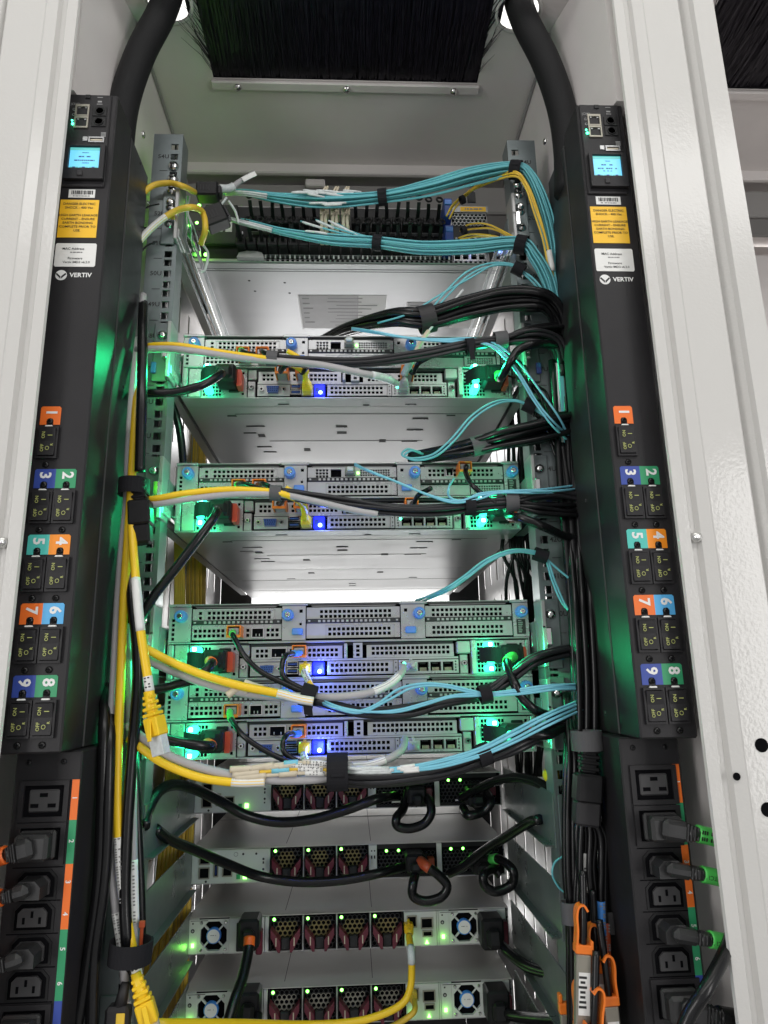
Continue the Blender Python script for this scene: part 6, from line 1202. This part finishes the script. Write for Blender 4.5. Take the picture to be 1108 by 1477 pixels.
o = thing('pull_loop', 'short orange latch piece at the far lower left of the leads', 'latch', at(816, 1455, -.02)); m = MB(); m.box(-.007, .007, -.004, .004, -.004, .006, M_ORANGE, .001); m.box(-.007, -.003, -.004, .004, .006, .014, M_ORANGE, .001); m.box(-.006, .006, -.0035, .0035, -.024, -.0041, M_TANS, .001); m.build('latch_body', o)
# ---- plugs in the power strips
def strip_plug(X0, lo, zmm, big, sgn, sl, lab, dz=-.006):
    cx = X0+.031+(.002 if lo > 0 else -.010); z = zmm/1000; c = Vector((cx, -.1125, z)); w, h = (.030, .0225) if big else (.0235, .0150)
    p = [c+Vector((sgn*.010, -.021, 0)), c+Vector((sgn*.026, -.0205, dz*.6)), c+Vector((sgn*.042, -.017, dz*1.3)), c+Vector((sgn*.052, -.010, dz*2.0))]
    o, S_ = cable('power_cable', lab, 'power cord', p, .0056 if big else .0050, M_BLACKR, None, 10)
    m = MB()
    if big: m.box(cx-w/2-.0012, cx+w/2+.0012, -.1190, -.1126, z-h/2-.001, z+h/2+.001, M_PLUG, .002); m.box(cx-w/2, cx+w/2, -.1330, -.1191, z-h/2, z+h/2, M_PLUG, .003)
    else: m.prism([(cx-w/2, z-h/2), (cx+w/2, z-h/2), (cx+w/2, z+h*.15), (cx+w*.28, z+h/2), (cx-w*.28, z+h/2), (cx-w/2, z+h*.15)], 'y', -.1310, -.1126, M_PLUG)
    d = Vector((sgn, -.03, dz*30)).normalized(); nk = .66 if sgn < 0 else 1.0
    obox(m, c+Vector((sgn*.005, -.0205, 0)), d, (0, 0, 1), .024*nk, .016, h*.82, M_PLUG, .004)
    for k in range(4): obox(m, c+Vector((sgn*.005, -.0205, 0))+d*(.0105+.0034*k)*nk, d, (0, 0, 1), .0024*nk, .0150-.0012*k, h*(.72-.06*k), M_PLUG, .0015)
    m.tube([c+Vector((sgn*.005, -.0205, 0))+d*.012, c+Vector((sgn*.005, -.0205, 0))+d*.0225*nk], [.0064, .0058], M_PLUG, 10); part(o, 'plug', m)
    txt = sl == M_GSLV and not big
    sleeve(o, S_, .36, 1, .0078 if big else .0072, sl, 'colour_sleeve', 10, M_INK if sl == M_GSLV and big else None)
    if txt: q = MB(); q.text('SWITCH-0' if zmm > 1560 else 'SWITCH-1', .0052, c+Vector((sgn*.0345, -.0268, dz*1.0)), M_INK, a=(-.98, 0, .19), b=(-.19, 0, -.98)); part(o, 'sleeve_print', q)
for sg, X0, lo, sl, nm in ((-1, -.317, .004, M_OSLV, 'orange'), (1, .270, -.0045, M_GSLV, 'green')):
    s_ = 'left' if sg < 0 else 'right'
    sg = -.74 if sg < 0 else 1
    strip_plug(X0, lo, 1624.5, True, sg, sl, f'large dark plug with {nm} sleeve in the {s_} power strip')
    strip_plug(X0, lo, 1590.5, False, sg, sl, f'upper small dark plug with {nm} sleeve in the {s_} power strip')
    strip_plug(X0, lo, 1537.5, False, sg, sl, f'lower small dark plug with {nm} sleeve in the {s_} power strip')
    strip_plug(X0, lo, 1478, True, sg, M_BLACKR, f'large dark plug at the bottom edge in the {s_} power strip')
cable('power_cable', 'black cord sweeping from the right post down across the outlets', 'power cord', px(-.18, (1062, 1300, -.10), (1056, 1345, -.13), (1044, 1378, -.16), (1020, 1425), (996, 1462), (980, 1500)), .0058, M_BLACKR, None, 10)
# thick feed cables of the strips
for s, X0, lab, (hx, hy) in ((-1, -.285, 'thick black feed cable rising to the left roof hole', (-HX, HY)), (1, .285, 'thick black feed cable rising to the right roof hole', (HX, HY))):
    P = [Vector((X0+(.004 if s < 0 else -.004), -.062, 2.36)), Vector((X0, -.062, 2.425)), Vector((X0-s*.004, -.064, 2.49)), Vector((X0-s*.020, -.066, 2.56)), Vector((hx+s*.005, hy-.006, 2.63)), Vector((hx-s*.004, hy-.002, 2.70)), Vector((hx-s*.01, hy, 2.85)), Vector((hx-s*.01, hy+.02, 3.2))]
    cable('feed_cable', lab, 'power cable', P, .0185, M_BRAID, None, 20, 8)
cable('feed_cable', 'second black feed cable passing the right roof hole edge', 'power cable', [Vector((HX+.016, HY+.012, 2.9)), Vector((HX+.014, HY+.010, 2.72)), Vector((HX+.016, HY+.014, 2.66)), Vector((HX+.03, HY+.06, 2.69)), Vector((HX+.03, HY+.15, 2.70))], .011, M_BLACK, None, 16, 8)
